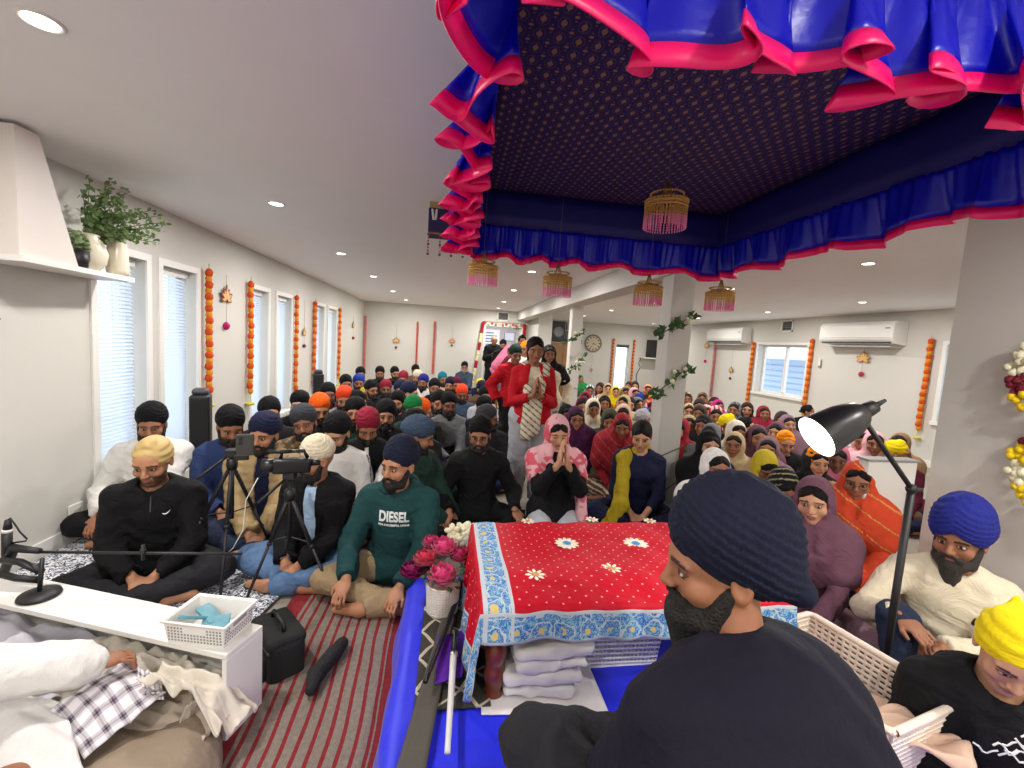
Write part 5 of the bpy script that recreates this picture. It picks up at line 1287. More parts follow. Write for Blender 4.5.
# camera bag
bg_ = thing('camera_bag', 'black soft camera bag on the rug beside the desk', 'bag', (-.70, 1.93, 0), -.9)
MB().rbox(-.13, -.075, 0, .13, .075, .19, .03, seg=4).build('body', mat('black fabric', (24, 24, 26), .85, bump=.5, bscale=150), bg_, True)
MB().rbox(-.125, -.08, .15, .125, .08, .205, .022, seg=4).build('lid', mat('black fabric'), bg_, True)
MB().rbox(-.09, -.095, .02, .09, -.07, .13, .012).build('pocket', mat('black fabric'), bg_, True)
MB().tube([(-.07, 0, .2), (-.06, 0, .235), (.06, 0, .235), (.07, 0, .2)], .009, 8).build('handle', BLK, bg_, True)
MB().tube([(-.128, -.078, .165), (.128, -.078, .165)], .003, 6).build('zip', mat('zip grey', (70, 70, 72), .4), bg_)
MB().rbox(-.012, -.102, .09, .012, -.094, .13, .003).build('buckle', mat('zip grey'), bg_)
def sock_sd(p): return sm(sm(cap(p, (-.0, 0, .03), (.0, .12, .032), .034, .036), cap(p, (0, 0, .03), (.03, -.07, .025), .034, .024), .02), cap(p, (0, .12, .032), (-.005, .2, .03), .036, .028), .01)+.003*wn(p, 40, 2)
for k, (x, y, a, lb) in enumerate([(-.50, 1.80, -.35, 'black cloth pouch lying on the striped rug beside the camera bag')]):
    V, Q = mesh_sdf(sock_sd, A_(-.1, -.15, -.02), A_(.12, .27, .1), .007); o = link('cloth_pouch', np_mesh('cloth_pouch', V, Q), mat('black fabric')); o.location = (x, y, .03); o.rotation_euler = (0, 0, a); tag(o, lb, 'pouch')
p = onZ(371, 581, .035); o = MB().rbox(-.03, -.055, 0, .03, .055, .012, .004).build('phone', BLK, None, False, (p[0], p[1], .035)); o.rotation_euler = (0, 0, .2); tag(o, 'black phone on the rug in front of the green hoodie man', 'phone')
# tripods
def tripod(name, lb, apex, feet, head_z, center=True):
    o = thing(name, lb, 'tripod', (apex[0], apex[1], 0)); q = Vector((apex[0], apex[1], 0)); ap = Vector(apex)-q
    for ft in feet:
        ft = Vector(ft)-q; md = ap.lerp(ft, .45); l = MB().tube([ap, md], .011, 8).tube([md, ap.lerp(ft, .98)], .008, 8).build('leg', BLK, o, True)
        MB().ball(md, .015, 8).build('clamp', BLK, l, True); MB().ball(ft+Vector((0, 0, .01)), .013, 8).build('rubber_foot', BLK, l, True)
        MB().tube([ap.lerp(ft, .42), Vector((0, 0, ap.z*.6))], .004, 6).build('brace', BLK, l)
    MB().lathe([(0, -.03), (.026, -.03), (.03, 0), (.026, .03), (0, .03)], 16, Matrix.Translation(ap), False).build('collar', BLK, o, True)
    MB().tube([(0, 0, ap.z*.55), (0, 0, head_z)], .012, 10).build('centre_column', BLK, o, True)
    b = MB(); b.rbox(-.03, -.03, head_z-.01, .03, .03, head_z+.035, .006).build('pan_head', BLK, o)
    MB().tube([(0, 0, head_z+.01), (-.10, -.16, head_z-.09)], [.006, .009], 8).build('pan_handle', BLK, o, True)
    return o
zc = onY(290, 478, 2.46)
tripod('camera_tripod', 'black tripod holding the camcorder in front of the cream turban man', (zc[0], 2.46, .60), [onZ(244, 605, .0), onZ(284, 581, 0), onZ(339, 610, 0)], .70)
o = thing('camcorder', 'black camcorder with open side screen on the nearer tripod', 'camera', (zc[0]+.01, 2.46, .725), -1.35)
o.scale = (.95,)*3
BG = mat('black glossy plastic', (20, 20, 22), .28)
MB().rbox(-.035, -.10, 0, .035, .10, .085, .014, seg=4).build('body', BG, o, True)
MB().lathe([(0, 0), (.036, 0), (.04, .02), (.04, .06), (.032, .065), (.03, .045), (0, .04)], 24, Matrix.Translation((0, -.09, .045)) @ Matrix.Rotation(PI/2, 4, 'X'), False).build('lens', BG, o, True)
MB().tube([(0, -.06, .08), (0, -.05, .125), (0, .06, .125), (0, .08, .085)], .011, 8).build('top_handle', BG, o, True)
MB().rbox(-.12, -.04, .02, -.04, -.03, .075, .004).build('flip_screen', BG, o); MB().box(-.114, -.0415, .025, -.046, -.0405, .07).build('screen_face', mat('screen grey', (80, 84, 88), .3), o)
MB().tube([(.02, -.12, .13), (.02, .0, .13)], .012, 10).build('shotgun_microphone', BG, o, True); MB().lathe([(0, 0), (.02, 0), (.016, .05), (0, .05)], 16, Matrix.Translation((0, .1, .055)) @ Matrix.Rotation(-PI/2, 4, 'X'), False).build('viewfinder', BG, o, True)
a1 = onY(232, 458, 2.62)
tripod('phone_tripod', 'black tripod holding a phone, left of the camcorder tripod', (a1[0], 2.62, .72), [onZ(166, 586, 0), (a1[0]+.06, 2.36, 0), (a1[0]+.12, 2.95, 0)], .77)
o = thing('tripod_phone', 'dark phone in a clamp on top of the left tripod', 'phone', onY(245, 447, 2.6), .3)
MB().rbox(-.045, -.006, -.05, .045, .006, .075, .006).build('body', mat('phone dark', (58, 56, 54), .35), o); b = MB(); b.lathe([(0, 0), (.009, 0), (.009, .004), (0, .004)], 12, Matrix.Translation((-.02, -.006, .05)) @ Matrix.Rotation(PI/2, 4, 'X'), False).lathe([(0, 0), (.009, 0), (.009, .004), (0, .004)], 12, Matrix.Translation((-.02, -.006, .025)) @ Matrix.Rotation(PI/2, 4, 'X'), False).build('lens', BG, o)
MB().rbox(-.055, -.01, -.075, .02, .012, -.045, .004).build('clamp', BLK, o)
o = MB().tube([onY(233, 548, 2.55), onY(243, 530, 2.6), onY(246, 500, 2.6), onY(258, 478, 2.6)], .003, 6).tube([onY(233, 548, 2.55), onZ(228, 553, .03), onZ(222, 560, .03)], .003, 6).build('white_cable', WHITE, None, True)
tag(o, 'thin white charging cable hanging from the phone tripod', 'cable')
# white panel box at the side wall
o = thing('white_side_panel', 'white upright panel between the orange shawl woman and the side wall', 'panel', (2.66, 2.36, 0))
MB().rbox(0, 0, 0, .36, .07, .9, .006).build('panel', WHITE, o); MB().rbox(-.015, -.01, .9, .37, .08, .915, .004).build('top_edge', mat('panel grey', (150, 150, 148), .5), o); MB().tube([(.3, -.01, .6), (.3, -.03, .6), (.3, -.03, .7), (.3, -.01, .7)], .008, 6).build('handle', mat('grey plastic'), o)
# white pillow at bottom edge, orange cloth and sheer cloth
pc = onZ(470, 764, .26)
V, Q = mesh_sdf(lambda p: ell(p, (.16, .93, .21), (.27, .20, .075), rot(-.08))+fold(p, 9, .005), A_(-.2, .6, .1), A_(.5, 1.25, .35), .012)
V[:, 2] = np.maximum(V[:, 2], .206)
tag(link('white_pillow', np_mesh('white_pillow', V, Q), cloth('white pillow cotton', (218, 216, 218))), 'white pillow on the blue cloth at the bottom edge left of the reader', 'pillow')
SHEER = mat('sheer peach cloth', (232, 200, 176), .6, bump=.4, bscale=40)
T = NT(SHEER); tp = T.node('ShaderNodeBsdfTransparent'); mx = T.node('ShaderNodeMixShader', i_Fac=.35); T.link(T.b.outputs[0], mx.inputs[1]); T.link(tp.outputs[0], mx.inputs[2]); T.link(mx.outputs[0], T.n['Material Output'].inputs[0])
def dr2(p, u, v):
    p = p+A_(0, 0, -max(0, abs(u)-.30)*.9*0-max(0, v-.3)*.1); return p
rag('sheer_cloth', (1.44, 1.14, .33), (.8, -.55, 0), (.5, .75, 0), .42, .26, .05, SHEER, 'sheer peach cloth bunched inside the large laundry basket', 41)
V, Q = mesh_sdf(lambda p: ell(p, (1.06, .78, .28), (.15, .12, .10), rot(.6))+fold(p, 12, .008), A_(.8, .5, .1), A_(1.35, 1.1, .5), .012)
tag(link('orange_cloth', np_mesh('orange_cloth', V, Q), cloth('bright orange cotton', (250, 92, 20))), 'bright orange cloth between the reader and the laundry basket', 'cloth')
# ------------------------------------------------------------ near people
PN = {}
def place(f, px, py, rz, g=0.0, sc=1.0):
    c, s_ = math.cos(rz), math.sin(rz); h = f.hc+f.Rh@A_(0, -.07, 0); P = onZ(px, py, g+h[2]*sc)
    return (P[0]-sc*(c*h[0]-s_*h[1]), P[1]-sc*(s_*h[0]+c*h[1]), g)
def two(c1, th=.0, sc=9., seed=3, rgb=(200, 200, 200), a=1.):
    def f(V):
        c = np.zeros((len(V), 4)); m = wn(V, sc, seed)+.7*wn(V, sc*2.6, seed+1) > th
        for i in range(3): c[m, i] = lin(rgb)[i]
        c[m, 3] = a; return c
    return f
def stripes(rgb, fn, per, w):
    def f(V):
        c = np.zeros((len(V), 4)); m = (fn(V)/per) % 1 < w
        for i in range(3): c[m, i] = lin(rgb)[i]
        c[m, 3] = 1; return c
    return f
def person(px, py, rz, lb, sk=0, tur='black', top='black', bot='charcoal', hw='turban', ln=.05, g=0, sc=1.0, pos=None, h=.012, hh=.005, hf=.006, tk={}, bk_={}, hk2={}, topname='sweater', tcol=None, hk={}, extra=None, beard=True, fem=False, shk=None, shcol=None, grp=None, bcol=None, **k):
    f = Fig(fem=fem, **k); r = thing('person', lb, 'person', pos if pos is not None else place(f, px, py, rz, g, sc), rz, grp or ('people seated on the right side' if fem else 'people seated on the left side'), sc)
    link('body', f.body_mesh(h, hh, hf), SK[sk], r)
    tm = C(tur) if isinstance(tur, str) else tur
    if not fem:
        if hw: put_head(f, hw, 'head_wrap' if hw in ('patka', 'scarf') else 'turban', tm, r, .0045 if hw == 'big' else .006, **hk)
        if beard: put_head(f, 'beard', 'beard', BEARD if beard is True else beard, r, .005, ln=ln, **hk2)
    else:
        put_head(f, 'hair', 'hair', HAIR, r, .006)
        if shk is not None: put(f, lambda p: f.shawl(p, **shk), 'shawl', tm, r, .010, shcol)
    if top: put(f, lambda p: f.top(p, **tk), topname, C(top) if isinstance(top, str) else top, r, .011, tcol)
    if bot: put(f, lambda p: f.bottom(p, **bk_), 'trousers', C(bot) if isinstance(bot, str) else bot, r, .013, bcol)
    if extra: extra(f, r)
    PN[lb] = (f, r); return f, r
def open_front(f, p, e, w=.045, arms=True, wr=.006, sleeve=.97, **k):
    d = f.top(p, e=e, wr=wr, arms=arms, sleeve=sleeve, **k); z = p[:, 2]
    return smax(d, -ell(p, f.chest+A_(0, -.17, .03), (w, .13, .36)), .008)
def hood(f, r, m):
    def fn(p):
        d = 9.
        for k in range(9):
            a = -.4+(PI+.8)*k/8; b_ = -.4+(PI+.8)*(k+1)/8
            P = lambda t: f.neck+A_(.088*math.cos(t), .0+.085*math.sin(t), .012+.018*math.sin(t))
            d = sm(d, cap(p, P(a), P(b_), .026+.012*math.sin(max(0, min(PI, a))), .026+.012*math.sin(max(0, min(PI, b_)))), .02) if k else cap(p, P(a), P(b_), .026, .028)
        return d+fold(p, 4, .004)
    put(f, fn, 'hood', m, r, .009, lo=f.neck-.2, hi=f.neck+.2)
def glasses(f, r):
    b = MB()
    for s_ in (-1, 1):
        b.tube([tuple(f.hs*f.Rh@A_(s_*.032+.021*math.cos(a), -.108, .010+.017*math.sin(a))+f.hc) for a in np.linspace(0, 2*PI, 17)], .0016, 5, False)
        b.tube([tuple(f.hs*f.Rh@A_(s_*.053, -.106, .014)+f.hc), tuple(f.hs*f.Rh@A_(s_*.08, .0, .014)+f.hc)], .0014, 4)
    b.tube([tuple(f.hs*f.Rh@A_(-.012, -.110, .012)+f.hc), tuple(f.hs*f.Rh@A_(.012, -.110, .012)+f.hc)], .0014, 4)
    b.build('glasses', mat('dark frames', (30, 26, 26), .3), r)
# foreground reader
def fg_extra(f, r):
    def shawl(p):
        d = f.top(p, e=.030, wr=.007, sleeve=.8, neck=.045)
        for i in (0, 1): d = sm(d, cap(p, f.sh[i]-A_(0, 0, .02), f.el[i], .076, .088), .05)
        d = sm(d, ell(p, f.waist+A_(0, .03, .06), (.275, .19, .29)), .08)
        d = sm(d, ell(p, f.neck+A_(0, .06, -.005), (.115, .075, .06)), .05)
        z = p[:, 2]; x = p[:, 0]
        d = d-.004*np.sin((z*1.0+.35*np.abs(x)+.15*wn(p, 5, 2))*75)*(p[:, 1] > -.05)*np.clip((z-.25)*4, 0, 1)
        nk = cap(p, f.neck+A_(0, -.06, .0), f.hc+A_(0, -.04, .0), .075, .12); d = smax(d, -nk, .01)
        return smax(d, .012-z, .01)
    put(f, shawl, 'shawl', cloth('navy shawl', (19, 18, 34), var=.15, bump=.5), r, .008)
def big_turban(q):
    x, y, z = q.T
    d = ell(q, (0, .028, .088), (.104, .126, .118), rot(0, -.35, 0)); d = sm(d, ell(q, (0, .078, .015), (.086, .062, .055)), .05)
    s = (z+.75*y)+.12*x+.004*np.sin(x*30+y*22)
    fr_ = (s/.021) % 1.0; d = d-.0065*(fr_**.8-.5)
    k = ell(q, (.02, .122, -.022), (.055, .032, .033), rot(.3)); d = sm(d, k, .02)
    lim = .058-.50*np.abs(x)-.42*(y+.1); return smax(d, (lim-z)*.8, .008)
HEADQ['big'] = lambda p, **k: big_turban(p)
HEADQ['beard_old'] = HEADQ['beard']
f, r = person(687, 571, math.radians(-166), 'reader in navy turban and navy shawl seen from behind at the table', sk=1, tur=cloth('navy turban cotton', (22, 25, 46), bump=.5), top='navy', bot='charcoal', hw='big', ln=.19, hk2=dict(wd=1.25), g=.212, sc=1.08, h=.010, hh=.004, hf=None, head=(1.05, .15, .0), lean=.16, hands='lap', seed=2, hoff=(0, -.035, .012), kn=[(-.335, -.24, .135), (.31, -.30, .27)], extra=fg_extra, grp='people near the table', bk_=dict(wr=.010))
# right man
def rm_extra(f, r):
    a, b_ = f.sh[1], f.el[1]
    c_ = a*.35+b_*.65; put(f, lambda p: np.maximum(f.arm(p, 1, .026), np.abs((p-c_)@u_(b_-a))-.016), 'sleeve_band', C('dbrown'), r, .008)
person(953, 546, -.78, 'man in royal blue turban and cream sweater sitting against the side wall', sk=1, tur='royal2', top='cream', bot='djeans', pose='kneesup', ln=.20, hk=dict(w=1.17, hgt=1.42), hands='mix', head=(-.42, .15, 0), lean=.12, seed=5, arms=([(-.20, -.36, .44), (-.06, -.36, .36)], [(.6, -.5, -.2), (-.8, -.4, -.3)]), extra=rm_extra, grp='people near the table', beard=mat('greying beard', (52, 46, 42), .75, bump=.9, bscale=160)) if PAL.setdefault('royal2', (34, 40, 128)) else 0
def on_front(f, x, z, off=.004, top=None, tk=dict(e=.022)):
    ys = np.linspace(-.42, .05, 189); P = np.stack([np.full(189, x), ys, np.full(189, z)], 1); d = (top or (lambda p: f.top(p, **tk)))(P); i = np.argmax(d < 0); return ys[i]-off
# yellow scarf child
def yc(f, r):
    P = f.chest+A_(.09, -.19, .0); b = MB(); rr = random.Random(2)
    tp_ = lambda p: f.top(p, e=.03, wr=.008)
    for k in range(7):
        x0, z0_ = rr.uniform(-.09, .03), f.chest[2]+rr.uniform(-.03, .06); pts = []
        for j in range(6): x = x0+.012*j; z = z0_+.012*math.sin(j*1.4+k); pts.append((x, on_front(f, x, z, .001, tp_), z))
        b.tube(pts, .0035, 5)
    b.build('white_print', WHITE, r)
def scarf_sdf(q, **k):
    x, y, z = q.T
    d = ell(q, (0, .022, .045), (.092, .114, .100)); d = sm(d, cap(q, (0, .10, .06), (0, .15, .10), .03, .012), .02)
    d = d-.002*np.sin((z+.3*y)*160)-.002*wn(q, 40, 1); return smax(d, (.050-.5*(y+.09)-z)*.85, .006)
HEADQ['scarf'] = scarf_sdf
person(1016, 676, -.5, 'child in bright yellow head scarf and black jacket at the lower right corner', sk=2, tur='yellow', top='black', bot='black', hw='scarf', beard=False, sc=.92, head=(-.3, .5, .1), lean=.3, seed=8, hands='lap', tk=dict(e=.03, wr=.008), grp='people near the table', extra=yc)
for o_ in []: pass
# left group
f, r = person(147, 470, .32, 'man in beige head wrap and black zip sweater sitting by the first window', sk=0, tur=mat('beige satin wrap', (196, 168, 108), .55, bump=.15, bscale=25, vcol=True), top='black', bot='charcoal', hw='patka', beard=False, stub=.75, head=(-.15, .3, 0), lean=.22, hands='lap', seed=1, tk=dict(e=.022, wr=.008)) if PAL.setdefault('beige2', (190, 164, 112)) else (0, 0)
def on_front(f, x, z, off=.004, top=None, tk=dict(e=.022)):
    """distance of the garment front at local x,z"""
    ys = np.linspace(-.35, .05, 161); P = np.stack([np.full(161, x), ys, np.full(161, z)], 1); d = (top or (lambda p: f.top(p, **tk)))(P); i = np.argmax(d < 0); return ys[i]-off
z0 = f.neck[2]
b = MB(); ptz = [(0, on_front(f, 0, z0-.04-.012*k, .002), z0-.04-.012*k) for k in range(8)]; b.tube(ptz, .003, 6).build('zip', mat('zip grey'), r)
b = MB(); zz = f.chest[2]+.02; sw = [(.05+.035*t, zz+.012*(t-.35)**2*4-.004) for t in np.linspace(0, 1, 7)]
b.tube([(x, on_front(f, x, z, .001), z) for x, z in sw], [.001, .003, .004, .0035, .003, .002, .001], 6).build('chest_mark', WHITE, r)
person(150, 430, .3, 'man in black turban and white sweater behind the beige head wrap man', sk=1, tur='black', top='white', bot='black', head=(.1, .2, 0), hands='mix', seed=12, tk=dict(e=.03, wr=.009), h=.014, hh=.006)
person(232, 433, .35, 'man in black turban and blue jacket behind the phone tripod', sk=1, tur='black', top='denim', bot='djeans', head=(.25, .35, 0), lean=.15, hands='lap', seed=13, tk=dict(e=.026, wr=.008))
def vest(f, r):
    def q_(p): return open_front(f, p, .030, .05, arms=True, wr=.003)-.005*np.abs(np.sin(p[:, 2]*PI/.055))
    put(f, q_, 'quilted_jacket', C('tan2'), r, .009)
PAL['tan2'] = (168, 144, 104)
person(259, 440, .25, 'man in navy turban, navy shirt and quilted tan jacket', sk=0, tur='navy', top='navy', bot='djeans', head=(-.35, .1, 0), hands='lap', seed=14, extra=vest, ln=.04, hk=dict(w=1.05))
def jacket(col, name='jacket', w=.045, e=.032):
    def g_(f, r): put(f, lambda p: open_front(f, p, e, w, wr=.007), name, C(col), r, .010)
    return g_
person(306, 466, -.25, 'man in cream turban, black jacket and pale blue shirt behind the camcorder', sk=0, tur='cream', top='sky', bot='jeans', topname='shirt', head=(-.65, .25, 0), lean=.12, hands='lap', sc=.95, seed=15, extra=jacket('black'), tk=dict(e=.016), hk=dict(w=.90), ln=.04)
fd, rd = person(391, 471, -.12, 'man in navy turban and teal green hoodie with white chest lettering', sk=0, tur='navy2', top='hoodie', bot='khaki', head=(-.45, .05, 0), lean=.12, hands='knees', arms=([(-.19, -.33, .20), (.10, -.35, .18)], [(-.1, -.7, -.6), (-.3, -.7, -.6)]), seed=16, tk=dict(e=.024, wr=.006), hk=dict(w=1.0, hgt=1.15), ln=.035) if PAL.update(navy2=(22, 28, 48), hoodie=(24, 62, 64)) is None else (0, 0)
hood(fd, rd, C('hoodie'))
def lettering(f, r, text, size, zc, xo=0, name='lettering', m=None, tk=dict(e=.026, wr=.006), sx=1.0):
    cu = bpy.data.curves.new('t', 'FONT'); cu.body = text; cu.size = size; cu.align_x = 'CENTER'; cu.extrude = .001; cu.offset = size*.03
    ob = bpy.data.objects.new('t', cu); COL.objects.link(ob); dg = bpy.context.evaluated_depsgraph_get(); me = bpy.data.meshes.new_from_object(ob.evaluated_get(dg)); bpy.data.objects.remove(ob)
    import bmesh
    bm_ = bmesh.new(); bm_.from_mesh(me); bmesh.ops.triangulate(bm_, faces=bm_.faces[:]); bmesh.ops.subdivide_edges(bm_, edges=[e for e in bm_.edges if e.calc_length() > .015], cuts=1)
    V = np.array([v.co for v in bm_.verts]); Fs = [[v.index for v in fc.verts] for fc in bm_.faces]; bm_.free()
    out = []
    for v in V:
        x = xo+v[0]*sx; z = zc+v[1]; y = on_front(f, x, z, .0025, tk=tk)+(-.002 if v[2] > 0 else .002); out.append((x, y, z))
    mk(name, out, Fs, m or mat('white print', (226, 230, 228), .7), r)
lettering(fd, rd, 'DIESEL', .082, fd.chest[2]+.004, sx=.72)
lettering(fd, rd, 'FOR SUCCESSFUL LIVING', .016, fd.chest[2]-.024, name='small_lettering')
fb, rb = person(479, 440, .1, 'man in black turban, glasses and black shirt right of the green hoodie', sk=1, tur='black', top='black', bot='black', head=(-.25, .15, 0), hands='knees', seed=17, ln=.06, extra=glasses, tk=dict(e=.022, wr=.008))
MB().tube([tuple(fb.wr[1]+fb.hd[1]*.0+A_(.035*math.cos(a), .035*math.sin(a), .0)) for a in np.linspace(0, 2*PI, 13)], .005, 6).build('watch', mat('silver metal'), rb)
def sleeve_lines(V, f):
    c = np.zeros((len(V), 4)); 
    for i in (0, 1):
        for a, b_ in ((f.sh[i], f.el[i]), (f.el[i], f.wr[i])):
            ab = b_-a; t = ((V-a)@ab)/(ab@ab); d = V-a-np.clip(t, 0, 1)[:, None]*ab; dn_ = d/(np.linalg.norm(d, axis=1, keepdims=True)+1e-9)
            out = u_(A_((-1, 1)[i], -.35, .5)); out = out-u_(ab)*(out@u_(ab)); out /= np.linalg.norm(out); sd = np.cross(u_(ab), out); lat_ = (d@sd); m = (dn_@out > .2) & (t > -.1) & (t < 1.05) & (((np.abs(lat_-.012) < .0065)) | (np.abs(lat_+.012) < .0065)) & (np.linalg.norm(d, axis=1) < .09)
            c[m] = (.02, .02, .03, 1)
    return c
_arms = ([(.02, -.27, .33), (.10, -.29, .31)], [(.3, -.5, .5), (-.3, -.5, .5)])
f0 = Fig(hands='lap', arms=_arms, seed=18)
ft, rt = person(333, 440, .15, 'man in black turban and white sweater with black sleeve lines holding a book', sk=2, tur='black', top='white', bot='djeans', head=(-.35, .35, 0), hands='lap', arms=_arms, seed=18, ln=.09, tk=dict(e=.024, wr=.007), tcol=lambda V: sleeve_lines(V, f0))
bo = thing('book', 'small black book with white lettering held by the white sweater man', 'book', Vector((rt.location))+Matrix.Rotation(.15, 3, 'Z') @ Vector((.07, -.40, .40)), .15)
bo.rotation_euler = (-.35, 0, .15)
MB().rbox(-.07, -.008, -.05, .07, .008, .05, .003).build('cover', mat('book black', (20, 20, 26), .5), bo); b = MB(); b.box(-.04, -.0095, .005, .035, -.0085, .013).box(-.03, -.0095, -.008, .02, -.0085, -.003).build('cover_lines', WHITE, bo)
person(368, 434, .15, 'man in maroon turban with dark vest over white sleeves', sk=1, tur='maroon', top='white', bot='black', head=(.1, .4, 0), hands='lap', seed=19, h=.014, hh=.006, extra=lambda f, r: put(f, lambda p: open_front(f, p, .034, .02, arms=False, wr=.004), 'vest', C('black'), r, .011))
person(303, 428, .3, 'bearded man in dark grey turban tilting his head, camouflage jacket', sk=1, tur='dgrey', top='tan', bot='black', head=(-.2, .05, -.22), hands='lap', seed=20, h=.014, hh=.006, tk=dict(e=.03, wr=.006), hk=dict(w=1.06), topname='jacket', tcol=two('x', .2, 55, 3, (84, 74, 60)))
person(427, 441, 1.0, 'man in slate blue turban and dark green jacket turned toward the table', sk=1, tur='slate', top='dgreen', bot='black', head=(.5, .25, 0), hands='lap', seed=21, h=.014, hh=.007, tk=dict(e=.03, wr=.008), hk=dict(w=1.08))
# kneeling woman
def joined(f): return f
PINKW = cloth('pink tie dye', (226, 170, 176))
def dupatta_tail(f, r):
    def fn(p):
        d = cap(p, f.sh[1]+A_(.035, -.02, .0), A_(.22, -.10, .06), .05, .045); d = sm(d, cap(p, f.sh[1]+A_(.0, .03, .03), f.sh[1]+A_(.04, -.02, 0), .06, .05), .04)
        return d+fold(p, 5, .006)
    put(f, fn, 'shawl_tail', PINKW, r, .011, two('x', .25, 26, 4, (200, 60, 90), .8))
person(559, 438, -.05, 'kneeling woman in pink and white shawl pressing her palms before her face', sk=2, tur=PINKW, top='black', bot='lgrey', fem=True, pose='kneel', hands='joined', arms=([(-.03, -.235, .69), (.03, -.235, .69)], [(.12, .10, 1), (-.12, .10, 1)]), closed=True, head=(0, .30, 0), seed=31, shk=dict(wrap=.012, low=-.03, amp=.006), shcol=two('x', .1, 30, 4, (206, 56, 84), .85), tk=dict(e=.02, wr=.006), extra=dupatta_tail, grp='women around the pillar', hh=.005, hf=.005)
# standing woman
def cardigan(f, r):
    put(f, lambda p: open_front(f, p, .014, .06, wr=.006, long_=.0), 'cardigan', C('red'), r, .011)
    def drape(p):
        z = p[:, 2]; a = cap(p, f.neck+A_(-.075, -.02, .0), A_(-.06, -.155, 1.12), .035, .04); b_ = cap(p, f.neck+A_(.105, -.02, -.02), A_(.03, -.165, 1.12), .058, .05)
        d = sm(a, b_, .03); d = sm(d, cap(p, A_(-.05, -.145, 1.12), A_(-.05, -.15, .74), .042, .06), .04); d = sm(d, cap(p, A_(.03, -.15, 1.12), A_(.01, -.155, .78), .045, .06), .04)
        d = sm(d, cap(p, f.neck+A_(-.075, .0, .0), f.neck+A_(0, .07, .01), .035, .035), .03); d = sm(d, cap(p, f.neck+A_(.075, .0, .0), f.neck+A_(0, .07, .01), .035, .035), .03)
        return d+fold(p, 8, .006)
    put(f, drape, 'scarf', C('cream'), r, .010, stripes((84, 104, 104), lambda V: V[:, 2]*1.3+V[:, 0], .07, .25))
fs, rs = person(0, 0, -.02, 'standing woman in red cardigan with cream striped scarf, palms joined', sk=1, fem=True, pose='stand', hands='joined', arms=([(-.03, -.25, 1.10), (.03, -.25, 1.10)], [(.12, -.1, 1), (-.12, -.1, 1)]), sc=.975, top='cream', bot='lgrey', head=(.0, .2, 0), seed=32, pos=(.74, 3.85, 0), shk=None, tk=dict(e=.006, wr=.003), bk_=dict(e=.03, wr=.007, to=.97), grp='people standing toward the doorway', extra=cardigan)
put_head(fs, 'hair', 'hair_length', HAIR, rs, .008, long=True)
# near right women
def w(px, py, rz, lb, tur, top='black', bot='charcoal', sk=0, seed=0, head=(0, .1, 0), hands='lap', shcol=None, shk=None, h=.013, hh=.0055, lean=.08, **k):
    return person(px, py, rz, lb, sk=sk, tur=tur, top=top, bot=bot, fem=True, head=head, seed=seed, hands=hands, shk=shk if shk is not None else dict(), shcol=shcol, lean=lean, h=h, hh=hh, **k)
w(812, 507, -.75, 'woman in mauve shawl and trousers sitting behind the reader', 'mauve', 'mauve', 'lilac', sk=2, seed=40, head=(-.1, .12, -.08), shk=dict(loose=1, wrap=.025, amp=.008, low=.06))
w(857, 486, -.85, 'woman in bright orange shawl and glasses beside the white panel', 'orangered', 'orangered', 'orangered', sk=1, seed=41, head=(0, .15, 0), shk=dict(wrap=.03, amp=.004, low=.10, loose=.3), shcol=stripes((226, 140, 80), lambda V: V[:, 2]+.6*V[:, 0], .12, .12), extra=glasses)
_ga = ([(-.05, -.30, .17), (.10, -.27, .52)], [(.6, -.35, -.5), (-.3, .1, 1)])
w(820, 466, -.35, 'girl in black jacket and orange headband raising her hand by her chin', 'charcoal', 'black', 'black', sk=2, seed=42, arms=_ga, shk=dict(loose=.6, wrap=.0, low=-.05), tk=dict(e=.03, wr=.006), sc=.95, extra=lambda f, r: put_head(f, 'patka', 'headband', C('saffron'), r, .008))
w(787, 496, -.4, 'woman in black scarf with thin cream stripes looking down', 'black', 'black', 'black', sk=1, seed=43, head=(.1, .5, 0), shk=dict(wrap=.03), shcol=stripes((150, 140, 110), lambda V: V[:, 2]+.5*V[:, 1], .045, .3), sc=.92)
w(768, 474, -.35, 'girl hidden deep in a mustard yellow hooded scarf', 'mustard2', 'charcoal', 'black', sk=3, seed=44, head=(.15, .6, 0), shk=dict(wrap=.01, low=-.05), sc=.92) if PAL.setdefault('mustard2', (200, 178, 50)) else 0
f, r = person(787, 447, -.3, 'boy in saffron head wrap and black hoodie with white letters', sk=2, tur='saffron', top='black', bot='black', hw='patka', beard=False, head=(-.1, .3, 0), seed=45, sc=.92, h=.014, hh=.006, tk=dict(e=.026, wr=.006), grp='people seated on the right side')
hood(f, r, C('black')); lettering(f, r, 'CL', .07, f.chest[2]-.02, xo=.03)
w(720, 473, -.3, 'woman in white and blue shawl just above the reader turban', 'white', 'royal', 'black', sk=1, seed=46, head=(.1, .1, 0), shk=dict(loose=1), shcol=two('x', .7, 12, 5, (60, 80, 160), .8))
w(711, 449, -.3, 'woman in black scarf showing dark hair, behind white and blue shawl woman', 'black', 'charcoal', 'black', sk=2, seed=47, head=(.0, .05, .1), shk=dict(loose=1))
w(739, 436, -.25, 'woman in cream shawl and glasses with peach scarf front', 'cream2', 'cream', 'cream', sk=1, seed=48, head=(0, .1, 0), extra=glasses, shcol=two('x', .9, 8, 5, (236, 190, 160), .6)) if PAL.setdefault('cream2', (232, 222, 206)) else 0
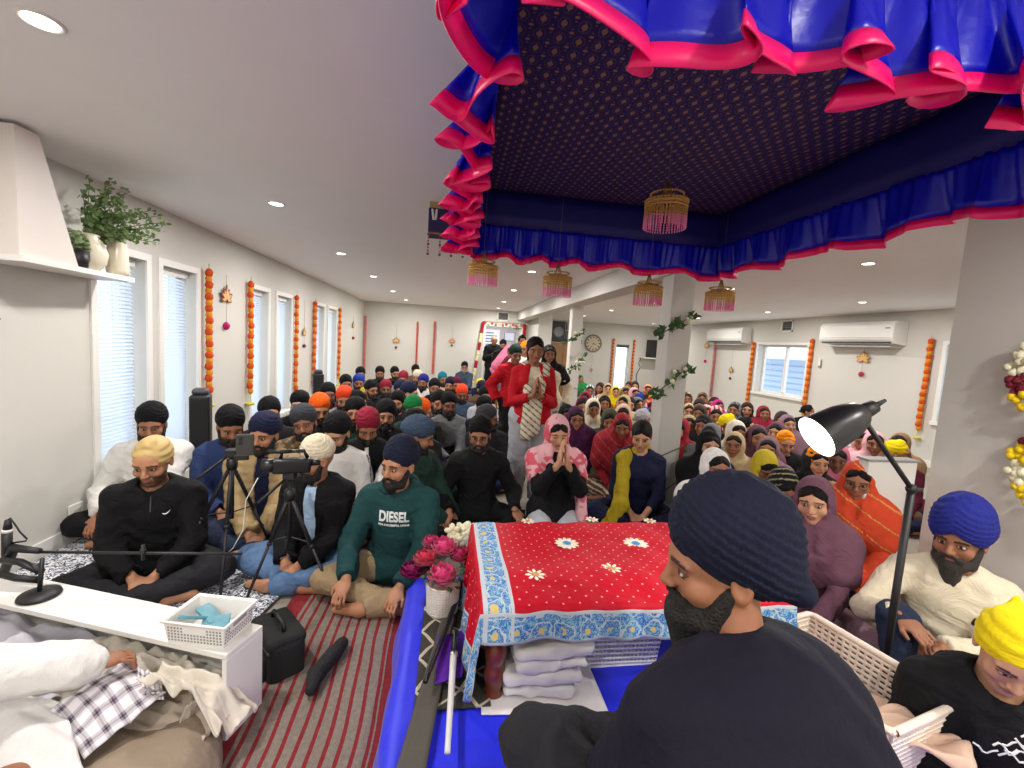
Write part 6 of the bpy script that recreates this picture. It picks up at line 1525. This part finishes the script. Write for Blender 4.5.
def must(f, r):
    def fn(p):
        d = cap(p, f.neck+A_(.05, .05, .02), f.sh[0]+A_(.03, -.06, .02), .05, .055); d = sm(d, cap(p, f.sh[0]+A_(.03, -.07, .0), A_(-.13, -.28, .22), .055, .06), .03)
        d = sm(d, cap(p, A_(-.13, -.28, .22), A_(-.24, -.36, .04), .06, .05), .03); d = d+fold(p, 5, .006)-.003*np.sin(p[:, 0]*120+p[:, 2]*20)
        return smax(d, .01-p[:, 2], .01)
    put(f, fn, 'scarf', C('mustard'), r, .010)
person(641, 441, -.35, 'woman in navy blouse with mustard scarf over one shoulder, right beside the thick pillar', sk=2, top='navy', bot='navy', fem=True, seed=49, head=(-.1, .32, 0), tk=dict(e=.018, sleeve=.5), lean=.15, sc=1.06, extra=must, h=.012)
w(622, 430, -.5, 'woman wrapped in large red shawl left of the thick pillar', 'rose', 'rose', 'brown', sk=1, seed=50, head=(.1, .25, 0), shk=dict(wrap=.07, low=.14, amp=.010), shcol=stripes((206, 120, 90), lambda V: V[:, 2]+.8*V[:, 0], .11, .07), bk_=dict(e=.03), lean=.15, bcol=stripes((214, 196, 170), lambda V: V[:, 2]+.3*V[:, 0], .04, .4))
w(610, 424, -.6, 'woman in grey white head scarf and dark olive shawl behind red shawl woman', 'lgrey', 'olive', 'dgreen', sk=0, seed=51, head=(.3, .2, 0), shk=dict(wrap=.03), h=.016, hh=.007, shcol=lambda V: stripes((70, 74, 54), lambda V: V[:, 2]*0+(V[:, 2] < .52), 2, .6)(V))
w(577, 421, -.1, 'woman in dark purple shawl and glasses behind the kneeling woman', 'purple', 'purple', 'black', sk=0, seed=52, extra=glasses, shk=dict(loose=1, wrap=.04, low=.08), h=.016, hh=.006)
# ------------------------------------------------------------ the crowd farther back
def CP(a, b, kind='spots', sc=22):
    nm = 'cloth %s on %s %s' % (b, a, kind)
    if nm in MATS: return MATS[nm]
    m = cloth(nm, PAL[a]); T = NT(m); n = T.node('ShaderNodeTexNoise' if kind == 'spots' else 'ShaderNodeTexWave', i_Scale=float(sc)); T.link(T.coord(), n.inputs['Vector'])
    f = T.math('GREATER_THAN', n.outputs['Color' if kind != 'spots' else 0], .56 if kind == 'spots' else .7)
    old = T.b.inputs['Base Color'].links[0].from_socket; T.link(T.mix(f, old, lin(PAL[b])), T.b.inputs['Base Color']); return m
def cm(x): return C(x) if isinstance(x, str) else CP(*x)
def master_man(head, ln, seed, w=1.0):
    f = Fig('cross', 'lap', head, seed=seed, lean=.08); d = {}
    d['body'] = f.body_mesh(.020, .0075)
    for nm, kd, h, kw in (('turban', 'turban', .009, dict(w=w)), ('beard', 'beard', .008, dict(ln=ln)), ('head_wrap', 'patka', .009, {})):
        V, Q = head_mesh(f, kd, h, **kw); V = V*f.hs @ f.Rh.T+f.hc; d[nm] = np_mesh(nm, V, Q)
    l, g = f.bbox(.2)
    V, Q = mesh_sdf(lambda p: f.top(p, e=.026, wr=.008), l, g, .018); d['jacket'] = np_mesh('jacket', V, Q)
    V, Q = mesh_sdf(f.bottom, l, g, .022); d['trousers'] = np_mesh('trousers', V, Q)
    for n_ in ('turban', 'beard', 'head_wrap', 'jacket', 'trousers'): d[n_].materials.append(C('black'))
    d['body'].materials.append(SK[0]); return f, d
def master_woman(head, seed, **k):
    f = Fig('cross', 'lap', head, seed=seed, lean=.08, fem=True); d = {}
    d['body'] = f.body_mesh(.020, .0075); l, g = f.bbox(.2)
    V, Q = head_mesh(f, 'hair', .009); V = V*f.hs @ f.Rh.T+f.hc; d['hair'] = np_mesh('hair', V, Q)
    V, Q = mesh_sdf(lambda p: f.shawl(p, **k), l, g, .0135); d['shawl'] = np_mesh('shawl', V, Q)
    V, Q = mesh_sdf(lambda p: f.top(p, e=.02), l, g, .020); d['tunic'] = np_mesh('tunic', V, Q)
    V, Q = mesh_sdf(f.bottom, l, g, .022); d['trousers'] = np_mesh('trousers', V, Q)
    for n_ in ('hair', 'shawl', 'tunic', 'trousers'): d[n_].materials.append(C('black') if n_ != 'hair' else HAIR)
    d['body'].materials.append(SK[0]); return f, d
MM = [master_man((0, 0, 0), .05, 61), master_man((-.3, .02, .05), .08, 62, 1.05), master_man((.35, .05, -.05), .03, 63, .95), master_man((-.1, .2, 0), .06, 64), master_man((1.3, .05, 0), .05, 65)]
WM = [master_woman((0, 0, 0), 71, loose=.9), master_woman((-.3, .05, .05), 72, loose=1.2, wrap=.03), master_woman((.3, 0, -.05), 73, loose=.8, wrap=.04, low=.06), master_woman((0, .2, 0), 74, wrap=.0, loose=1.1)]
def crowd(fem, v, px, py, lb, tur, top, sk=None, rz=None, hw='turban', z=0, beard=True, sc=1.0, bot=None, Y=None):
    f, d = (WM if fem else MM)[v % (len(WM) if fem else len(MM))]
    if rz is None:
        t = onZ(px, py, .75); rz = math.atan2(.75-t[0], max(1.5, t[1]-1.6))*.8+random.uniform(-.12, .12)
    sc = sc*random.uniform(.93, 1.0); loc = place(f, px, py, rz, z, sc)
    if Y: t = onY(px, py, Y); loc = (t[0], Y, t[2]-f.hc[2]*sc)
    if not (fem): g = 'men seated farther back on the left'
    else: g = 'women seated farther back on the right'
    r = thing('person', lb, 'person', loc, rz, g, sc)
    sk = random.choice((0, 0, 1, 1, 2, 3)) if sk is None else sk
    link('body', d['body'], SK[sk], r)
    if fem:
        link('hair', d['hair'], HAIR, r)
        if tur: link('shawl', d['shawl'], cm(tur), r)
        link('tunic', d['tunic'], cm(top), r); link('trousers', d['trousers'], cm(bot or random.choice(('black', 'navy', 'brown', 'wine'))), r)
    else:
        link('turban' if hw == 'turban' else 'head_wrap', d['turban' if hw == 'turban' else 'head_wrap'], cm(tur), r)
        if beard: link('beard', d['beard'], BEARD if beard is True else beard, r)
        link('jacket', d['jacket'], cm(top), r); link('trousers', d['trousers'], cm(bot or random.choice(('black', 'charcoal', 'djeans', 'navy'))), r)
    return r
men = [
 (0, 361, 376, 'bearded man in black turban, leftmost of the back row by the far wall', 'black', 'grey'),
 (0, 380, 375, 'man in black turban in the back row between two red petal strings', 'black', 'charcoal'),
 (2, 396, 375, 'man in black turban in back row, right below the thin petal string', 'black', 'black'),
 (0, 416, 372, 'man in black turban just behind the cream turban man in back row', 'black', 'brown'),
 (1, 416, 379, 'man in cream turban in the back row below the petal strings', 'cream', 'wine'),
 (3, 403, 381, 'man in rose red turban in the second back row', 'maroon', 'grey'),
 (1, 422, 384, 'man in dark royal turban turned away near the cream turban man', 'royal2', 'white'),
 (0, 347, 386, 'man in black turban beside the royal blue turban man at the left wall', 'black', 'black'),
 (0, 359, 385, 'man in bright royal blue turban near the left wall', 'royal', 'navy'),
 (2, 374, 392, 'man in black turban and long beard in middle of left crowd', 'black', 'charcoal'),
 (0, 386, 391, 'man in wine red turban in middle of left crowd', 'maroon', 'charcoal'),
 (0, 401, 393, 'man in navy turban right of the wine red turban', 'navy', 'lgrey'),
 (4, 415, 395, 'man in dark navy turban seen from the side, white sleeve below', 'navy', 'navy'),
 (0, 329, 397, 'man in black turban and dark red jacket by farther speaker', 'black', 'wine'),
 (3, 344, 403, 'man in red orange turban and grey sweater', 'redorange', 'grey'),
 (1, 396, 405, 'man in black turban and dark jacket behind green turban man', 'black', 'charcoal'),
 (1, 354, 416, 'man in black turban between the orange and crimson turbans, white collar', 'black', 'dgreen'),
 (1, 386, 419, 'man in black turban right behind the crimson turban man', 'black', 'black'),
 (2, 418, 413, 'man in bright green turban and green jacket turned right', 'green', 'dgreen'),
 (3, 321, 414, 'man in bright orange turban behind the dark grey turban', 'orange', 'black'),
 (4, 363, 405, 'man in black turban and navy jacket seen from the side', 'black', 'navy'),
 (4, 428, 414, 'man in vivid orange turban behind the slate blue turban', 'orange', 'black'),
 (4, 424, 428, 'man in black turban just in front of vivid orange turban', 'black', 'charcoal'),
 (2, 444, 381, 'man in teal turban near the far wall holding up a phone', 'teal', 'beige'),
 (0, 435, 390, 'man in dark jacket and black turban left of the teal turban', 'black', 'black'),
 (1, 449, 387, 'man in navy turban beside the teal turban', 'navy', 'brown'),
 (0, 457, 387, 'man in dark maroon turban in front of the old grey bearded man', 'wine', 'wine'),
 (3, 462, 397, 'man in orange turban behind the two black turbans at centre', 'redorange', 'slate'),
 (4, 483, 384, 'child in neon yellow head wrap near the doorway', 'yellow', 'navy'),
 (2, 484, 391, 'man in navy turban in front of the neon yellow wrap', 'navy', 'brown'),
 (0, 486, 399, 'man in black turban and glasses with pale scarf near the standing women', 'black', 'lgrey'),
 (1, 482, 411, 'man in black turban behind the glasses man, young face', 'black', 'charcoal'),
 (4, 495, 396, 'man in dark grey turban beside the standing red jacket', 'dgrey', 'beige'),
 (0, 440, 406, 'man in black turban, left one of the pair at centre', 'black', 'black'),
 (0, 450, 408, 'man in black turban and open grey shirt, right one of central pair', 'black', 'grey'),
 (4, 494, 421, 'man in dark grey hood like turban behind the black shirt man', 'dgrey', 'charcoal'),
 (0, 271, 417, 'man in black turban and thick beard behind the tan jacket man', 'black', 'charcoal'),
 (1, 298, 408, 'bearded man in black turban between the two column speakers', 'black', 'black'),
 (3, 364, 396, 'small child in yellow head wrap among the left crowd', 'mustard2', 'navy'),
]
for i, (v, px, py, lb, tur, top) in enumerate(men):
    wrap = 'head wrap' in lb
    crowd(False, v, px, py, lb, tur, top, hw='patka' if wrap else 'turban', beard=not wrap, sc=.8 if wrap else 1.0, z=.0)
o = crowd(False, 0, 464.5, 368, 'old man in black turban with long grey beard on a low seat', 'black', 'slate', z=0, beard=GREYB, Y=12.0, sc=1.08)
for c_ in o.children:
    if c_.name.startswith('beard'): c_.scale = (1.25, 1.15, 1.0)
o.location.z = max(0, o.location.z)
women = [
 (2, 581, 380, 'woman in bright green shawl at far left of the women, sideways', 'green', 'green'),
 (0, 590, 392, 'woman in white scarf with black edge under the wall clock', ('white', 'black', 'wave', 6), 'wine'),
 (1, 599, 389, 'woman in dark maroon scarf right of black edged white scarf', 'wine', 'dbrown'),
 (0, 608, 390, 'woman in beige scarf left of the neon yellow scarf', 'beige', 'peach'),
 (0, 616, 393, 'woman in neon yellow head cover and orange clothes under bright window', 'yellow', 'redorange'),
 (1, 628, 387, 'dark haired woman in brown scarf right of the bright window', 'brown', 'brown'),
 (0, 635, 387, 'dark haired woman in grey brown scarf below wall speaker', 'dbrown', 'beige'),
 (3, 626, 394, 'woman in taupe scarf in front of the bright window', 'tan', 'tan'),
 (2, 636, 395, 'woman in dusty pink scarf left of the thick pillar', 'lpink', 'lpink'),
 (0, 648, 391, 'woman in rust and gold patterned scarf touching the thick pillar', ('orangered', 'beige', 'spots', 18), 'wine'),
 (1, 584, 401, 'woman in rust red scarf beside the thin pillar', 'rose', 'saffron'),
 (3, 583, 408, 'woman in wine scarf over yellow beside the thin pillar', 'wine', 'saffron'),
 (3, 594, 411, 'woman in cream white shawl facing front, left of black scarf', 'cream', 'white'),
 (0, 605, 405, 'woman in black scarf between cream shawl and orange clothes', 'black', 'black'),
 (1, 622, 405, 'woman in beige scarf with peach front below bright window', 'beige', 'peach'),
 (0, 630, 406, 'woman in black scarf right of the beige scarf', 'black', 'black'),
 (2, 640, 406, 'woman in grey scarf near blue turban child', 'grey', 'navy'),
 (3, 623, 417, 'woman in large peach shawl above the red shawl woman', 'peach', 'magenta'),
 (2, 569, 417, 'dark haired person in black just behind purple shawl woman', 'black', 'black'),
 (0, 687, 400, 'woman in brown patterned scarf just right of the thick pillar', ('brown', 'beige', 'spots', 20), 'brown'),
 (0, 702, 400, 'woman in grey brown scarf under the rose petal string', ('tan', 'dbrown', 'spots', 20), 'brown'),
 (1, 712, 405, 'woman in dark maroon scarf in back row by right wall', 'wine', 'wine'),
 (0, 699, 408, 'woman in dark scarf in front of the grey brown scarf', 'dbrown', 'brown'),
 (2, 720, 408, 'woman in magenta shawl in the back row', 'magenta', 'magenta'),
 (0, 689, 413, 'woman in beige patterned scarf beside the thick pillar', ('beige', 'brown', 'spots', 22), 'beige'),
 (1, 698, 415, 'woman in brown scarf between beige and pale pink scarves', 'brown', 'tan'),
 (0, 707, 415, 'woman in pale pink scarf left of the coral scarf', 'lpink', 'lpink'),
 (3, 716, 418, 'woman in coral pink scarf with red stripes', ('lpink', 'rose', 'wave', 6), 'rose'),
 (1, 733, 411, 'woman in grey speckled scarf left of the marigold garland', ('grey', 'dbrown', 'spots', 25), 'wine'),
 (0, 747, 411, 'dark haired woman below the left marigold garland', 'dbrown', 'black'),
 (2, 765, 415, 'woman in maroon scarf below the sliding window', 'maroon', 'maroon'),
 (0, 689, 427, 'woman in olive beige head scarf and glasses by the pillar', ('beige', 'olive', 'spots', 16), 'black'),
 (1, 701, 428, 'woman in charcoal scarf behind the grey scarf woman', 'charcoal', 'slate'),
 (1, 707, 438, 'woman in grey scarf above the black scarf woman', 'grey', 'slate'),
 (0, 783, 422, 'dark haired woman right of maroon scarf below the sliding window', 'dbrown', 'lilac'),
 (2, 790, 426, 'woman in rose pink scarf left of the lamp shade', 'lilac', 'rose'),
 (1, 774, 434, 'woman in brown mauve scarf behind orange head wrap boy', 'mauve', 'mauve'),
 (0, 767, 452, 'woman in pale mauve head scarf left of orange head wrap boy', 'lilac', 'lilac'),
 (3, 837, 463, 'woman in light pink scarf right under the lamp shade', 'pink', 'lgrey'),
 (3, 862, 444, 'woman in dusty pink shawl holding her head behind lamp arm', 'lpink', 'pink'),
 (0, 875, 446, 'dark haired woman in pink right behind the lamp arm', 'lpink', 'lpink'),
 (1, 897, 446, 'dark haired woman in taupe scarf by the side wall corner', 'tan', 'lilac'),
 (0, 733, 447, 'woman in sand coloured scarf half hidden by glasses woman', 'beige', 'beige'),
 (2, 760, 440, 'woman in plum scarf right of glasses woman', 'mauve', 'wine'),
 (1, 676, 432, 'woman in crimson clothes just right of the thick pillar', 'rose', 'red'),
]
for i, (v, px, py, lb, tur, top) in enumerate(women): crowd(True, v, px, py, lb, tur, top, z=0)
for px, py, lb, tur, top, hw in [(734, 426, 'child in neon yellow head wrap seen behind the cream shawl woman', 'yellow', 'black', 'patka'), (751, 429, 'child in black beanie and crimson sweater turned left', 'black', 'maroon', 'patka'), (644, 401, 'boy in blue head wrap left of the thick pillar', 'royal', 'royal', 'patka'), (648, 420, 'person in pale grey head wrap at left edge of the pillar', 'lgrey', 'navy', 'patka'), (906, 456, 'child in neon yellow head wrap behind the white side panel', 'yellow', 'wine', 'patka'), (812, 413, 'person in black cap just left of lamp shade near window garland', 'black', 'black', 'patka')]:
    crowd(False, 4, px, py, lb, tur, top, hw=hw, beard=False, rz=-.6 if px > 700 else .3, sc=.93)
# standing people by the doorway
def stander(px, py, Y, rz, lb, tur, top, bot, fem=False, hw='turban', beard=True, shk=None, sk=1, head=(0, .1, 0), arms=None, hands='down', seed=80, **k):
    f = Fig('stand', hands, head, fem=fem, seed=seed, arms=arms); P = onY(px, py, Y); sc = min(1.12, max(.9, P[2]/(f.hc[2]-.0)))
    return person(0, 0, rz, lb, sk=sk, tur=tur, top=top, bot=bot, hw=hw, beard=beard, fem=fem, pose='stand', hands=hands, arms=arms, head=head, seed=seed, shk=shk, pos=(P[0], Y, 0), sc=sc, h=.018, hh=.008, hf=None, grp='people standing toward the doorway', tk=dict(e=.035, wr=.008, long_=k.get('long_', .05)), bk_=dict(e=.03))
cl_ = ([(-.05, -.22, 1.1), (.05, -.22, 1.1)], [(.5, -.1, .5), (-.5, -.1, .5)])
stander(494, 341, 11.9, .1, 'tall bare headed grey man in black standing in the doorway', 'black', 'black', 'black', hw=None, beard=False, arms=cl_, hands='fold', long_=.35, seed=81)
stander(503, 346, 11.2, -.1, 'man in black turban and black clothes standing in the doorway', 'black', 'black', 'black', arms=cl_, hands='fold', long_=.3, seed=82)
stander(508, 356, 8.6, .3, 'woman in pink draped shawl standing before the doorway', 'pink', 'pink', 'lilac', fem=True, shk=dict(wrap=.06, low=.25), seed=83)
stander(517, 350, 8.0, .2, 'woman in dark maroon scarf standing behind the green turban person', 'wine', 'wine', 'black', fem=True, shk=dict(), seed=84)
stander(515, 357, 5.6, .2, 'person in dark green turban and red jacket standing left of red cardigan woman', 'dgreen', 'red', 'charcoal', beard=False, seed=85)
stander(525, 350, 6.6, 0, 'person in saffron head wrap with white scarf behind red cardigan woman', 'saffron', 'white', 'grey', hw='patka', beard=False, seed=86)
stander(522, 342, 9.2, 0, 'dark haired person standing behind the saffron head wrap', 'black', 'black', 'black', hw='patka', beard=False, seed=87)
stander(549, 355, 5.2, -.1, 'woman in dark scarf standing just right of red cardigan woman', ('black'), 'cream', 'lgrey', fem=True, shk=dict(loose=1, low=-.02), seed=88)
